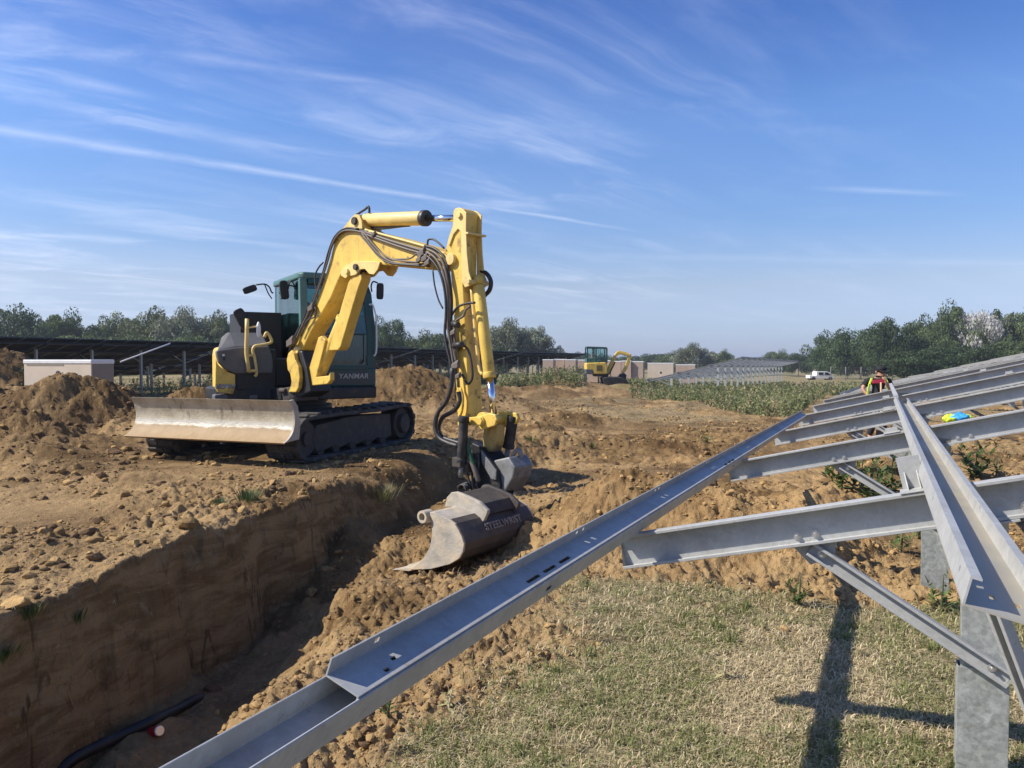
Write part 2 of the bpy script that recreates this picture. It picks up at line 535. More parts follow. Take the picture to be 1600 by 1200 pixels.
# ------------------------------------------------------------------ numpy noise
def _hash(ix, iy, seed):
    h = (ix.astype(np.int64) * 374761393 + iy.astype(np.int64) * 668265263 + seed * 1442695041) & 0xffffffff
    h = ((h ^ (h >> 13)) * 1274126177) & 0xffffffff
    return ((h ^ (h >> 16)) & 0xffff).astype(np.float32) / 65535.0


def vnoise(x, y, seed=0):
    ix, iy = np.floor(x), np.floor(y)
    fx, fy = (x - ix).astype(np.float32), (y - iy).astype(np.float32)
    fx = fx * fx * fx * (fx * (fx * 6 - 15) + 10); fy = fy * fy * fy * (fy * (fy * 6 - 15) + 10)
    a, b = _hash(ix, iy, seed), _hash(ix + 1, iy, seed)
    c, d = _hash(ix, iy + 1, seed), _hash(ix + 1, iy + 1, seed)
    return (a + (b - a) * fx) * (1 - fy) + (c + (d - c) * fx) * fy - 0.5


def fbm(x, y, scale, octs=4, gain=0.5, seed=0):
    s, amp, tot = 0.0, 1.0, 0.0
    cx, sx = math.cos(0.6), math.sin(0.6)
    x, y = x * scale, y * scale
    for i in range(octs):
        s = s + amp * vnoise(x, y, seed + i * 17)
        tot += amp; amp *= gain
        x, y = (x * cx - y * sx) * 2.03 + 13.7, (x * sx + y * cx) * 2.03 + 5.3
    return s / tot * 2


def sm(a, b, x):
    t = np.clip((x - a) / (b - a), 0, 1)
    return t * t * (3 - 2 * t)

# ------------------------------------------------------------------ the row direction of the racks, and the ground
RU = 0.4784
_l = math.hypot(RU, 1)
ROW = Vector((RU / _l, 1 / _l, 0))            # along the rack
PERP = Vector((1 / _l, -RU / _l, 0))          # up the slope of the rack
TIP0 = Vector((0.508, 3.6, 0.0))              # low tip of the first rafter
SLOPE = 0.243
PITCH_ROW = 2.85

T0 = (-2.73, 4.1); TD = (0.2194, 0.9756)      # trench edge
C0 = Vector((-3.20, 11.05, 0.384))            # excavator turning centre on the ground


def trench_sq(x, y):
    dx, dy = x - T0[0], y - T0[1]
    return dx * TD[1] - dy * TD[0], dx * TD[0] + dy * TD[1]


HEAPS = [  # x, y, rx, ry, rot, h, roughness
    (-7.55, 13.2, 1.35, 1.1, 0.1, 1.02, .5), (-8.9, 13.8, 1.6, 1.3, 0.3, 0.75, .4), (-7.4, 10.2, 1.9, 1.3, -0.2, 0.34, .5),
    (-9.6, 11.2, 2.2, 1.9, 0.0, 0.55, .4), (-5.55, 13.2, 0.9, 0.8, 0, 0.72, .7), (-6.35, 12.4, 0.75, 0.7, .4, 0.50, .6),
    (-5.0, 14.1, 1.1, 0.9, 0, 0.8, .7), (-4.4, 15.2, 1.2, 0.9, 0, 0.6, .5), (-5.9, 10.4, 0.7, 0.5, 0.3, 0.30, .9), (-6.5, 10.4, 1.0, 0.7, .2, 0.48, .9), (-5.8, 9.5, .9, 0.5, .1, 0.30, .9), (-5.1, 8.7, .8, .40, .3, .20, .9), (-6.1, 7.9, .9, .45, .1, .20, .9), (-4.2, 8.3, .7, .30, .1, .13, .9), (-3.6, 5.0, .8, .45, .4, .10, .9), (-3.3, 7.4, .7, .5, .4, .10, .9), (-2.6, 6.0, .4, .8, .2, .08, .9),
    (-15.4, 23.0, 1.9, 2.6, 0.2, 1.75, .35), (-13.4, 23.4, 1.5, 1.8, 0, 0.9, .35), (-17.5, 22.0, 2.4, 3, 0, 1.8, .35),
    (-3.4, 23.5, 2.3, 1.8, 0.1, 1.35, .25), (-5.3, 24.0, 2.2, 1.8, 0, 1.15, .25), (-0.9, 24.0, 1.5, 1.5, 0, 0.55, .3),
    (3.4, 45.5, 2.6, 1.6, 0.1, 0.75, .35), (0.5, 36.0, 3.5, 1.6, 0.1, 0.45, .5), (4.4, 38.5, 3.0, 1.3, 0.1, 0.35, .5), (7.2, 49.5, 1.6, 1.0, 0, 0.5, .3),
    (0.55, 7.3, 0.95, 0.62, -0.3, 0.22, .4), (0.3, 8.9, 1.2, 0.55, -0.25, 0.18, .4), (1.6, 9.3, 1.5, 0.5, -0.3, 0.16, .4), (-0.9, 10.4, 1.1, 0.6, 0.1, 0.16, .4),
    (2.6, 14.0, 2.2, 0.5, -0.15, 0.20, .6), (0.2, 15.0, 1.6, 0.6, 0.1, 0.20, .6), (5.0, 15.6, 2.0, 0.7, -0.1, 0.16, .6), (1.2, 19.5, 2.2, 0.8, 0.1, 0.22, .6),
    (-1.27, 5.1, 0.34, 0.5, 0.2, 0.10, .6), (-1.05, 4.35, 0.4, 0.5, 0.2, 0.14, .6), (-1.2, 3.75, 0.4, 0.34, 0.2, 0.10, .6), (-0.85, 6.2, 0.5, 0.5, 0.2, 0.10, .6),
]
BERM = ((0.55, 7.6), (1.6, 7.2), (2.45, 6.8), (3.2, 7.5), (4.6, 9.0))


def seg_dist(x, y, pts):
    best = np.full(np.shape(x), 1e9)
    for (ax, ay), (bx, by) in zip(pts[:-1], pts[1:]):
        vx, vy = bx - ax, by - ay
        t = np.clip(((x - ax) * vx + (y - ay) * vy) / (vx * vx + vy * vy), 0, 1)
        best = np.minimum(best, np.hypot(x - ax - t * vx, y - ay - t * vy))
    return best


def grass_mask(x, y):
    """1 where the mown grass strip grows (under and right of the low purlin, nearer than the spoil bank)"""
    n = fbm(x, y, 1.3, 4, seed=5) * 0.35
    a = (x - TIP0.x) * PERP.x + (y - TIP0.y) * PERP.y      # distance right of the purlin
    left = sm(-1.05, -0.55, a + n * 0.9 - 0.12 * (3.5 - y) * 0)
    toe = 5.75 - 0.30 * (x - 0.7) + n * 0.5
    far = 1 - sm(-0.12, 0.10, y - toe)
    bare = 0.35 * sm(0.40, 0.52, fbm(x + 3, y - 2, 0.9, 4, seed=23))
    spots = 0.9 * np.exp(-(((x - .16) / .42) ** 2 + ((y - 4.4) / .5) ** 2)) + .8 * np.exp(-(((x + .28) / .25) ** 2 + ((y - 3.75) / .25) ** 2)) + .5 * np.exp(-(((x - 1.6) / .25) ** 2 + ((y - 4.6) / .2) ** 2))
    return left * far * (1 - 0.9 * bare) * (1 - np.clip(spots * (1 + 1.2 * n), 0, .92))


def ground_fields(x, y):
    x = np.asarray(x, dtype=np.float64); y = np.asarray(y, dtype=np.float64)
    r = np.hypot(x, y)
    s, q = trench_sq(x, y)
    s = s + 0.16 * fbm(x, y, 0.9, 3, seed=3) + 0.09 * fbm(x, y, 3.2, 4, seed=4) + .03 * np.abs(fbm(x, y, 11.0, 3, seed=6))
    near = 1 - sm(30, 60, r)
    # left bank (plateau) under the excavator, fading to the field
    plat = 0.30 + 0.08 * sm(2, 6, q) + 0.05 * fbm(x, y, 0.5, 3, seed=11)
    plat = plat * (1 - sm(9.8, 13.5, q)) + 0.08 * sm(9.8, 13.5, q)
    plat = plat * (1 - sm(12, 30, -s)) + 0.1 * sm(12, 30, -s)
    # right of the trench
    fl = -0.66 + 0.40 * sm(1.0, 4.2, q) + 0.06 * sm(4.4, 7.5, q)
    fl = fl + 0.05 * fbm(x, y, 1.5, 3, seed=31) - 0.10 * (1 - sm(0.1, 0.5, s)) * (1 - sm(3, 5, q))
    toe = 0.95 - 0.62 * sm(0, 3.6, q)
    k = sm(toe, toe + 0.75, s + 0.16 * fbm(x, y, 1.6, 3, seed=41))
    shoulder = -0.17 + 0.17 * sm(toe + 0.8, 3.1, s)
    fl = fl + 0.26 * np.clip(fbm(x, y, 1.1, 4, seed=33) + .15, 0, 1) * np.exp(-((s - .22) / .26) ** 2) * sm(-.5, .6, q) + 0.22 * np.exp(-((q - 4.3) / .9) ** 2) * np.exp(-((s - .1) / .35) ** 2)
    right = fl + (shoulder - fl) * k
    right = right * (1 - sm(7.0, 11, q)) + (-0.02) * sm(7.0, 11, q)
    wd = 0.17 + 0.10 * np.clip(fbm(x, y, .8, 3, seed=7), 0, 1) + 0.36 * sm(3.7, 4.9, q) + 1.6 * sm(7.2, 11, q)
    w = np.clip(s / wd, 0, 1) ** 1.5
    z = plat * (1 - w) + right * w
    far_drop = -0.013 * np.clip(y - 26, 0, 150) * sm(-0.25, 0.25, x / np.maximum(y, 1)) - 0.003 * np.clip(y - 40, 0, 130)
    z = z * (1 - sm(25, 45, r)) + far_drop
    g = grass_mask(x, y)
    wall = w * (1 - w) * 4 * (1 - sm(4.2, 6, q))
    # heaps
    hp = np.zeros(x.shape)
    for hx, hy, rx, ry, rot, h, ro in HEAPS:
        c, sn = math.cos(rot), math.sin(rot)
        dx, dy = x - hx, y - hy
        u = (dx * c + dy * sn) / rx; v = (-dx * sn + dy * c) / ry
        m = np.exp(-np.clip(u * u + v * v, 0, 30) ** 1.1)
        hp = np.maximum(hp, h * m * (1 + ro * 0.55 * fbm(x, y, 1.6 / max(0.7, min(rx, 2.0)), 4, seed=51)))
    bd = seg_dist(x, y, BERM) + 0.22 * fbm(x, y, 0.9, 4, seed=61)
    berm = 0.40 * (1 - sm(0.12, 1.12, bd)) * sm(0.2, 1.2, x)
    z = z + hp + berm
    # a hollow scooped out below the left heap
    u = (x + 6.95) / 0.9; v = (y - 12.1) / 0.75
    z = z - 0.42 * np.exp(-(u * u + v * v))
    z = z - 0.17 * np.exp(-(((x + 0.75) / 0.75) ** 2 + ((y - 6.85) / 0.8) ** 2) ** 2)
    z = z - 0.13 * np.exp(-(((x - 3.2) / 1.0) ** 2 + ((y - 5.7) / .8) ** 2))
    loose = (1 - g) * (1 - wall * 0.7)
    tracked = 0.9 * np.exp(-(((x + 4.7) / 1.7) ** 2 + ((y - 6.6) / 0.8) ** 2) ** 2)        # smooth patch on the bank
    tracked = np.maximum(tracked, .10 * (s < 0) * (1 - sm(9, 11, y)))
    tracked = np.maximum(tracked, .55 * np.exp(-(((x - 2.5) / 3.5) ** 2 + ((y - 11.5) / 1.3) ** 2)))
    tracked = np.maximum(tracked, 0.6 * np.exp(-(((x + 2.4) / 1.6) ** 2 + ((y - 8.7) / 0.5) ** 2)))
    amp = loose * (1 - tracked)
    rough = amp * (0.45 + 0.75 * sm(-0.15, 0.25, fbm(x, y, 0.45, 3, seed=71)))
    lump = 1 - np.abs(fbm(x, y, 2.6, 4, 0.6, seed=84)) * 2.2
    z = z + near * rough * (0.085 * fbm(x, y, 1.7, 5, 0.55, seed=81) + ((0.108 - .03 * sm(.05, .25, berm)) * np.abs(fbm(x, y, 4.2, 4, 0.60, seed=82)) + 0.05 * np.abs(fbm(x, y, 12.0, 2, 0.6, seed=86)) * (1 - sm(6, 10, r))) * (1 - sm(16, 28, r)))
    hm = sm(.1, .5, hp)
    z = z + near * hm * (0.07 * np.clip(lump, -1, 1) + 0.10 * np.abs(fbm(x, y, 3.2, 5, .62, seed=85)) - .05)
    z = z + near * rough * 0.20 * sm(18, 30, y) * (1 - sm(46, 60, y)) * fbm(x, y, 0.9, 5, 0.62, seed=83)
    z = z + 0.02 * g * fbm(x, y, 2.0, 4, seed=91) + 0.10 * wall * np.abs(fbm(x, y, 6.0, 4, seed=92))
    flatm = np.exp(-((np.hypot(x - C0.x, y - C0.y) / 2.4) ** 4))
    z = z * (1 - flatm * 0.85) + (C0.z - 0.02) * flatm * 0.85 * 1.0 if True else z
    return z, g, s, q, berm, hp, bd


def gz(x, y):
    return float(ground_fields(np.array([x]), np.array([y]))[0][0])


def nonuni(edges):
    out = []
    for a, b, n in edges:
        out += list(np.linspace(a, b, n, endpoint=False))
    return np.array(out)


def make_ground():
    az = nonuni([(-180, -60, 40), (-60, -38, 70), (-38, 38, 800), (38, 60, 70), (60, 180, 40)])
    az = np.append(az, 180.0) * math.pi / 180
    rr = np.concatenate([np.linspace(0.35, 2.0, 40, endpoint=False), 2.0 * np.exp(np.linspace(0, math.log(15), 860, endpoint=False)),
                         30 * np.exp(np.linspace(0, math.log(4), 130, endpoint=False)), 120 * np.exp(np.linspace(0, math.log(25), 50))])
    A, RR = np.meshgrid(az, rr)
    x = RR * np.sin(A); y = RR * np.cos(A)
    z, g, s, q, berm, hp, bd = ground_fields(x.ravel(), y.ravel())
    x, y = x.ravel(), y.ravel()
    na, nr = len(az), len(rr)
    i, j = np.meshgrid(np.arange(nr - 1), np.arange(na - 1), indexing='ij')
    a = (i * na + j).ravel()
    faces = np.stack([a, a + 1, a + na + 1, a + na], 1)[:, ::-1]
    # attribute: R grass, G orange subsoil, B far dry field / weeds
    orange = np.clip(sm(0.03, 0.2, berm) + 0.9 * np.exp(-(((x - 0.9) / 1.6) ** 2 + ((y - 7.3) / 1.0) ** 2)) + 0.7 * np.exp(-(((x - 4.0) / 5) ** 2 + ((y - 13) / 4) ** 2)) * sm(1, 3, x), 0, 1)
    rows = sm(28, 48, y) * sm(-0.1, 0.4, fbm(x, y, 0.05, 3, seed=101)) + sm(60, 75, y)
    greenfar = np.clip(0.75 * sm(0.06, 0.3, fbm(x, y, 0.22, 4, seed=111)) * sm(12, 20, y) * sm(0.0, 0.12, x / np.maximum(y, 1)), 0, 1)
    gm = np.clip(np.maximum(g, greenfar * 0.6), 0, 1)
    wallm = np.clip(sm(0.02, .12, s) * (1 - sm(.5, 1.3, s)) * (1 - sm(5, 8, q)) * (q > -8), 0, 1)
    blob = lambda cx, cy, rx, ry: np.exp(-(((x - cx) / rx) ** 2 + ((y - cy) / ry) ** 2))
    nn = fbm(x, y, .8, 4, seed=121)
    damp_shade = np.maximum.reduce([.12 * wallm, .9 * blob(-8, 12.0, 3.6, 3.0), .85 * blob(-5.2, 13.6, 2.0, 1.8), .55 * blob(-5.5, 9.3, 1.6, 1.0), blob(-16, 22.5, 5, 4), .9 * blob(-3.5, 22.8, 4, 2.6), .85 * blob(.5, 31, 7, 10), .6 * blob(3, 17.5, 6, 4.5), .5 * blob(.8, 12, 2.5, 1.6), .6 * blob(-1.2, 9.4, .9, 2.0), .75 * blob(.55, 7.3, .9, .7), .5 * blob(3, 13.5, 4, 1.2), .45 * blob(-3.0, 6.3, 1.3, .8)])  # dark churned soil, plus shade of mounds, bank and wall put into the colour
    damp_shade = np.clip(damp_shade * sm(-.45, .15, nn) + .65 * sm(.08, .36, fbm(x, y, 1.1, 5, seed=122)) * (1 - gm), 0, 1)
    tint = np.stack([gm, orange, np.clip(rows, 0, 1), damp_shade], 1)
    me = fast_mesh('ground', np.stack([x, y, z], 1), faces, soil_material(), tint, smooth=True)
    o = link('ground', me)
    o['kind'] = 'structure'
    return o


def soil_material():
    m = bpy.data.materials.new('dug_soil')
    m.use_nodes = True
    T = NT(m.node_tree)
    b = T.n['Principled BSDF']
    co = T.node('ShaderNodeTexCoord').outputs['Object']
    an = T.node('ShaderNodeAttribute', attribute_name='tint')
    at = an.outputs['Color']
    sp = T.node('ShaderNodeSeparateColor', ins={0: at})
    n1 = T.noise(co, 0.55, 6, 0.6)
    n2 = T.noise(co, 3.2, 7, 0.65)
    n3 = T.noise(co, 26.0, 5, 0.6)
    f = T.math('ADD', T.math('MULTIPLY', T.step(n1, 0.35, 0.65), 0.5), T.math('MULTIPLY', T.step(n2, 0.32, 0.68), 0.5))
    soil = T.mix(f, (0.185, 0.115, 0.052), (0.41, 0.277, 0.130))
    soil = T.mix(T.math('MULTIPLY', T.step(n3, 0.45, 0.75), 0.45), soil, (0.48, 0.345, 0.180))
    soil = T.mix(T.math('MULTIPLY', T.step(n2, 0.60, 0.72), 0.55), soil, (0.155, 0.082, 0.030))
    org = T.mix(T.step(n2, 0.35, 0.65), (0.30, 0.172, 0.068), (0.45, 0.29, 0.125))
    soil = T.mix(T.math('MULTIPLY', sp.outputs[1], 0.5), soil, org)
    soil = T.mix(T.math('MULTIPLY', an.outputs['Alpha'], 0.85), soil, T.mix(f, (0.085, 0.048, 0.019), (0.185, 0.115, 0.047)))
    geo = T.node('ShaderNodeNewGeometry')
    gz_ = T.node('ShaderNodeSeparateXYZ', ins={0: geo.outputs['True Normal']}).outputs[2]
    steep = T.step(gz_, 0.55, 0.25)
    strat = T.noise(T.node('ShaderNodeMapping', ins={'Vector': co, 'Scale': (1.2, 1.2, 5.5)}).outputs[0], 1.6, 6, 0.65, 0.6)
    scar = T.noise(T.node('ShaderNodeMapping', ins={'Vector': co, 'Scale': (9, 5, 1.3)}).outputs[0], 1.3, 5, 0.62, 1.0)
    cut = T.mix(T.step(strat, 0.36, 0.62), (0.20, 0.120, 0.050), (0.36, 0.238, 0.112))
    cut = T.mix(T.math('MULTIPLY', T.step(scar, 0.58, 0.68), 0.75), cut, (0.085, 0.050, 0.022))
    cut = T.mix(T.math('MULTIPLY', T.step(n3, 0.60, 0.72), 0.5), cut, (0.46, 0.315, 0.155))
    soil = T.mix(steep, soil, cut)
    straw = T.mix(T.step(n3, 0.35, 0.65), (0.20, 0.155, 0.085), (0.38, 0.31, 0.18))
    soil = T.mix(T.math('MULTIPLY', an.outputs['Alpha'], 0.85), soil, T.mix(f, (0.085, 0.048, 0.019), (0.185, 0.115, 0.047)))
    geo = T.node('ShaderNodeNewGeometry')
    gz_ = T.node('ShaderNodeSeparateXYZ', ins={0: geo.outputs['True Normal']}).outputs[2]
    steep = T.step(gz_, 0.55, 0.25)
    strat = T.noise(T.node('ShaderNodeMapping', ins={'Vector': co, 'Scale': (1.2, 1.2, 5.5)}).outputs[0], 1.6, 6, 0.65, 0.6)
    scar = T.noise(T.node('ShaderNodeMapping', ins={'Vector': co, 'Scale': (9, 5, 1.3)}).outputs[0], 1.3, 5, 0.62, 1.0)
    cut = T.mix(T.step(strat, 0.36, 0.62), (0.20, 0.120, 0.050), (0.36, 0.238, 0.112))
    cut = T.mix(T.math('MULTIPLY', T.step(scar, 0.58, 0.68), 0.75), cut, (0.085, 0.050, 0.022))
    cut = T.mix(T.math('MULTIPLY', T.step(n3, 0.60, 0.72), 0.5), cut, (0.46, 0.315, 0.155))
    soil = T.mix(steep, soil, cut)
    straw = T.mix(T.math('MULTIPLY', T.step(n2, 0.5, 0.64), 0.5), straw, (0.085, 0.095, 0.035))
    col = T.mix(sp.outputs[0], soil, straw)
    fieldn = T.noise(co, 0.12, 5, 0.6)
    field = T.mix(T.step(fieldn, 0.4, 0.62), (0.30, 0.225, 0.12), (0.13, 0.14, 0.055))
    col = T.mix(sp.outputs[2], col, field)
    T.put(b.inputs['Base Color'], col)
    T.put(b.inputs['Roughness'], 0.95)
    T.put(b.inputs['Specular IOR Level'], 0.15)
    h = T.math('ADD', T.math('MULTIPLY', T.noise(co, 14.0, 6, 0.65), 0.6), T.math('MULTIPLY', T.noise(co, 70.0, 4, 0.6), 0.25))
    h = T.math('ADD', h, T.math('MULTIPLY', T.math('MULTIPLY', scar, steep), 1.6))
    bn = T.node('ShaderNodeBump', ins={'Strength': 1.0, 'Distance': 0.06, 'Height': h})
    T.l.new(bn.outputs[0], b.inputs['Normal'])
    return m


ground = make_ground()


# ------------------------------------------------------------------ loose clods (uncountable)
def ico(sub):
    bm = bmesh.new(); bmesh.ops.create_icosphere(bm, subdivisions=sub, radius=1)
    v = np.array([p.co[:] for p in bm.verts]); f = np.array([[q.index for q in p.verts] for p in bm.faces]); bm.free()
    return v, f


def scatter_clods():
    v2, f2 = ico(2); v1, f1 = ico(1)

    def variants(v, n, seed):
        out = []
        rg = np.random.default_rng(seed)
        for i in range(n):
            w = v.copy()
            for _ in range(7):                          # chop planes: angular lumps
                d = rg.normal(size=3); d /= np.linalg.norm(d)
                h = rg.uniform(0.45, 0.85)
                k = w @ d
                w = w - np.outer(np.maximum(k - h, 0), d)
            w = w * rg.uniform(0.7, 1.2, 3) + rg.normal(scale=0.045, size=w.shape)
            out.append(w)
        return out
    V2, V1 = variants(v2, 10, 1), variants(v1, 10, 2)
    vs, fs, ts, off = [], [], [], 0
    rg = np.random.default_rng(3)
    N = 260000
    rr = 2.2 * np.exp(rg.uniform(0, math.log(14), N)); a = rg.uniform(-0.72, 0.66, N)
    x, y = rr * np.sin(a), rr * np.cos(a)
    z, g, s, q, berm, hp, bd = ground_fields(x, y)
    dens = (1 - g) ** 2 * (0.10 + 0.9 * sm(0.0, 0.35, fbm(x, y, 0.8, 4, seed=71) + 0.10))
    dens = np.where((s < 0) & (s > -1.6), np.maximum(dens, 0.5 * (1 - g)), dens)
    dens = np.where((s > 0.9) & (s < 2.4) & (y < 8), np.maximum(dens, 0.65 * (1 - g)), dens)
    dens = np.where((s > -0.02) & (s < 0.3) & (q < 5), 0.0, dens)
    tracked = np.exp(-(((x + 4.7) / 1.7) ** 2 + ((y - 6.6) / 0.8) ** 2) ** 2)
    dens = dens * (1 - 0.92 * tracked) * np.where((s < -.5) & (y < 11), 1.25, 1)
    dens = dens * (np.hypot(x - C0.x, y - C0.y) > 1.0)
    dens = np.where((s > .5) & (s < 3), dens * .6, dens)
    dens = np.where((y < 4.2) & (x > 0.2), 0, dens)
    dens = np.maximum(dens, .9 * sm(.10, .3, hp) * (1 - g))
    keep = rg.uniform(size=N) < dens * 0.30
    x, y, z, berm, hp_ = x[keep], y[keep], z[keep], berm[keep], hp[keep]
    r = np.hypot(x, y)
    size = 0.0065 * (1 + rg.pareto(2.1, len(x)))
    size = np.clip(size * (0.55 + 0.10 * r), 0.006, 0.062)
    size = np.where(rg.uniform(size=len(x)) < 0.006, np.minimum(size * 2.6, 0.11), size)
    sq = trench_sq(x, y)
    size = np.where((sq[0] > .4) & (y < 9), np.minimum(size, .030 + .02 * (rg.uniform(size=len(x)) < .06)), size)
    for i in range(len(x)):
        big = size[i] / r[i] > 0.0035
        base, fc = (V2, f2) if big else (V1, f1)
        w = base[rg.integers(10)]
        c, sn = math.cos(ph := rg.uniform(0, 6.28)), math.sin(ph)
        p = np.stack([w[:, 0] * c - w[:, 1] * sn, w[:, 0] * sn + w[:, 1] * c, w[:, 2] * rg.uniform(.5, .9)], 1) * size[i]
        vs.append(p + (x[i], y[i], z[i] + size[i] * 0.10)); fs.append(fc + off); off += len(w)
        k = rg.uniform(0.6, 1.15)
        base_c = np.array((0.43, 0.28, 0.122)) if berm[i] > 0.05 else (np.array((0.385, 0.25, 0.105)) if rg.uniform() > .3 + .5 * (hp_[i] > .2) else np.array((.20, .125, .065)))
        ts.append(np.repeat([base_c * k], len(w), 0))
    me = fast_mesh('soil_clods', np.concatenate(vs), np.concatenate(fs), mat('clod_soil', (0.3, 0.2, 0.1), 0.95, var=0.25, vscale=18, attr='tint', bump=0.5, bscale=45, spec=0.15), np.concatenate(ts))
    o = link('soil_clods', me)
    tag(o, 'loose crumbled tan soil lumps scattered over the dug ground', 'soil', kind='stuff')


scatter_clods()

# ------------------------------------------------------------------ steel mounting racks
UP = Vector((0, 0, 1))
SD = (PERP + UP * SLOPE).normalized()
SN = (UP - PERP * SLOPE).normalized()
ZTIP = 0.83


def row_z(q):
    return ZTIP - 0.024 * max(0.0, q - 13)


def tip(q, o=None, z=None):
    o = TIP0 if o is None else o
    return Vector((o.x, o.y, 0)) + ROW * q + UP * (row_z(q) if z is None else z)


def cee(F, H, lip, th, back=0.004):
    return [(back, 0), (back, -H), (-F, -H), (-F, -H + lip), (-F + th, -H + lip), (-F + th, -H + th), (0, -H + th), (0, -th),
            (-F + th, -th), (-F + th, -lip), (-F, -lip), (-F, 0)]


RAFTER_SEC = cee(0.058, 0.152, 0.014, 0.004)


def bolt(mb, p, d, r=0.013, washer=True, mi=0):
    p, d = Vector(p), Vector(d).normalized()
    if washer:
        mb.cyl(p, p + d * 0.003, r * 1.55, n=16, mi=mi)
    mb.cyl(p + d * 0.003, p + d * 0.014, r, n=6, mi=mi)
    mb.cyl(p + d * 0.014, p + d * 0.026, r * 0.55, n=10, mi=mi)


def plate_holes(mb, fr, a0, a1, c0, c1, b0, b1, holes, mi=0):
    """flat plate in (a,c) of thickness b0..b1 with rectangular slots (a0,a1,c0,c1) cut right through"""
    ca = sorted({a0, a1, *[h[0] for h in holes], *[h[1] for h in holes]})
    cc = sorted({c0, c1, *[h[2] for h in holes], *[h[3] for h in holes]})
    def solid(i, j):
        if i < 0 or j < 0 or i >= len(ca) - 1 or j >= len(cc) - 1: return False
        x, y = (ca[i] + ca[i + 1]) / 2, (cc[j] + cc[j + 1]) / 2
        return not any(h[0] < x < h[1] and h[2] < y < h[3] for h in holes)
    idx = {}
    vs = []
    def vid(i, j, b):
        if (i, j, b) not in idx:
            idx[(i, j, b)] = len(vs); vs.append(fr(ca[i], b1 if b else b0, cc[j]))
        return idx[(i, j, b)]
    fs = []
    for i in range(len(ca) - 1):
        for j in range(len(cc) - 1):
            if not solid(i, j): continue
            fs.append((vid(i, j, 1), vid(i + 1, j, 1), vid(i + 1, j + 1, 1), vid(i, j + 1, 1)))
            fs.append((vid(i, j, 0), vid(i, j + 1, 0), vid(i + 1, j + 1, 0), vid(i + 1, j, 0)))
            for di, dj, e in ((-1, 0, ((i, j), (i, j + 1))), (1, 0, ((i + 1, j), (i + 1, j + 1))), (0, -1, ((i, j), (i + 1, j))), (0, 1, ((i, j + 1), (i + 1, j + 1)))):
                if not solid(i + di, j + dj):
                    (p, q), (r, s) = e
                    fs.append((vid(p, q, 0), vid(r, s, 0), vid(r, s, 1), vid(p, q, 1)))
    return mb.add(vs, fs, mi)


def post_at(o, q, t, ztop, parent, wide=0.177, near=False, ground=None):
    c = tip(q, o, 0) + PERP * t
    zb = (gz(c.x, c.y) if ground is None else ground) - 0.25
    fr = Fr((c.x, c.y, 0), PERP, ROW, UP)
    mb = MB()
    h = wide / 2
    sec = [(-h, 0), (h, 0), (h, 0.075), (h - 0.02, 0.075), (h - 0.02, 0.070), (h - .005, 0.070), (h - .005, .005), (-h + .005, .005), (-h + .005, .070), (-h + .02, .07), (-h + .02, .075), (-h, .075)]
    if near:
        mb.prism(fr, sec, zb, 0.445)
        k = 0.86
        sec2 = [(x * k, y * 0.8 + 0.007) for x, y in sec]
        mb.prism(fr, sec2, 0.2, ztop)
    else:
        mb.prism(fr, sec, zb, ztop)
    return mb.build('post', M['galvpost'], parent, bevel=0.004 if near else 0), fr


def brace(parent, p0, p1, w=0.062, d=0.04, side=None, near=False):
    p0, p1 = Vector(p0), Vector(p1)
    ax = (p1 - p0).normalized()
    nr = -ROW if side is None else side
    b = nr - ax * nr.dot(ax); b.normalize()
    a = b.cross(ax).normalized()
    fr = Fr(p0, a, b, ax)
    h = w / 2; th = 0.004
    sec = [(-h, 0), (-h, d), (-h + 0.012, d), (-h + 0.012, d - th), (-h + th, d - th), (-h + th, th), (h - th, th), (h - th, d - th), (h - .012, d - th), (h - .012, d), (h, d), (h, 0)]
    mb = MB(); mb.prism(fr, sec, 0, (p1 - p0).length)
    o = mb.build('brace', M['galv'], parent, bevel=0.002 if near else 0)
    return o, fr


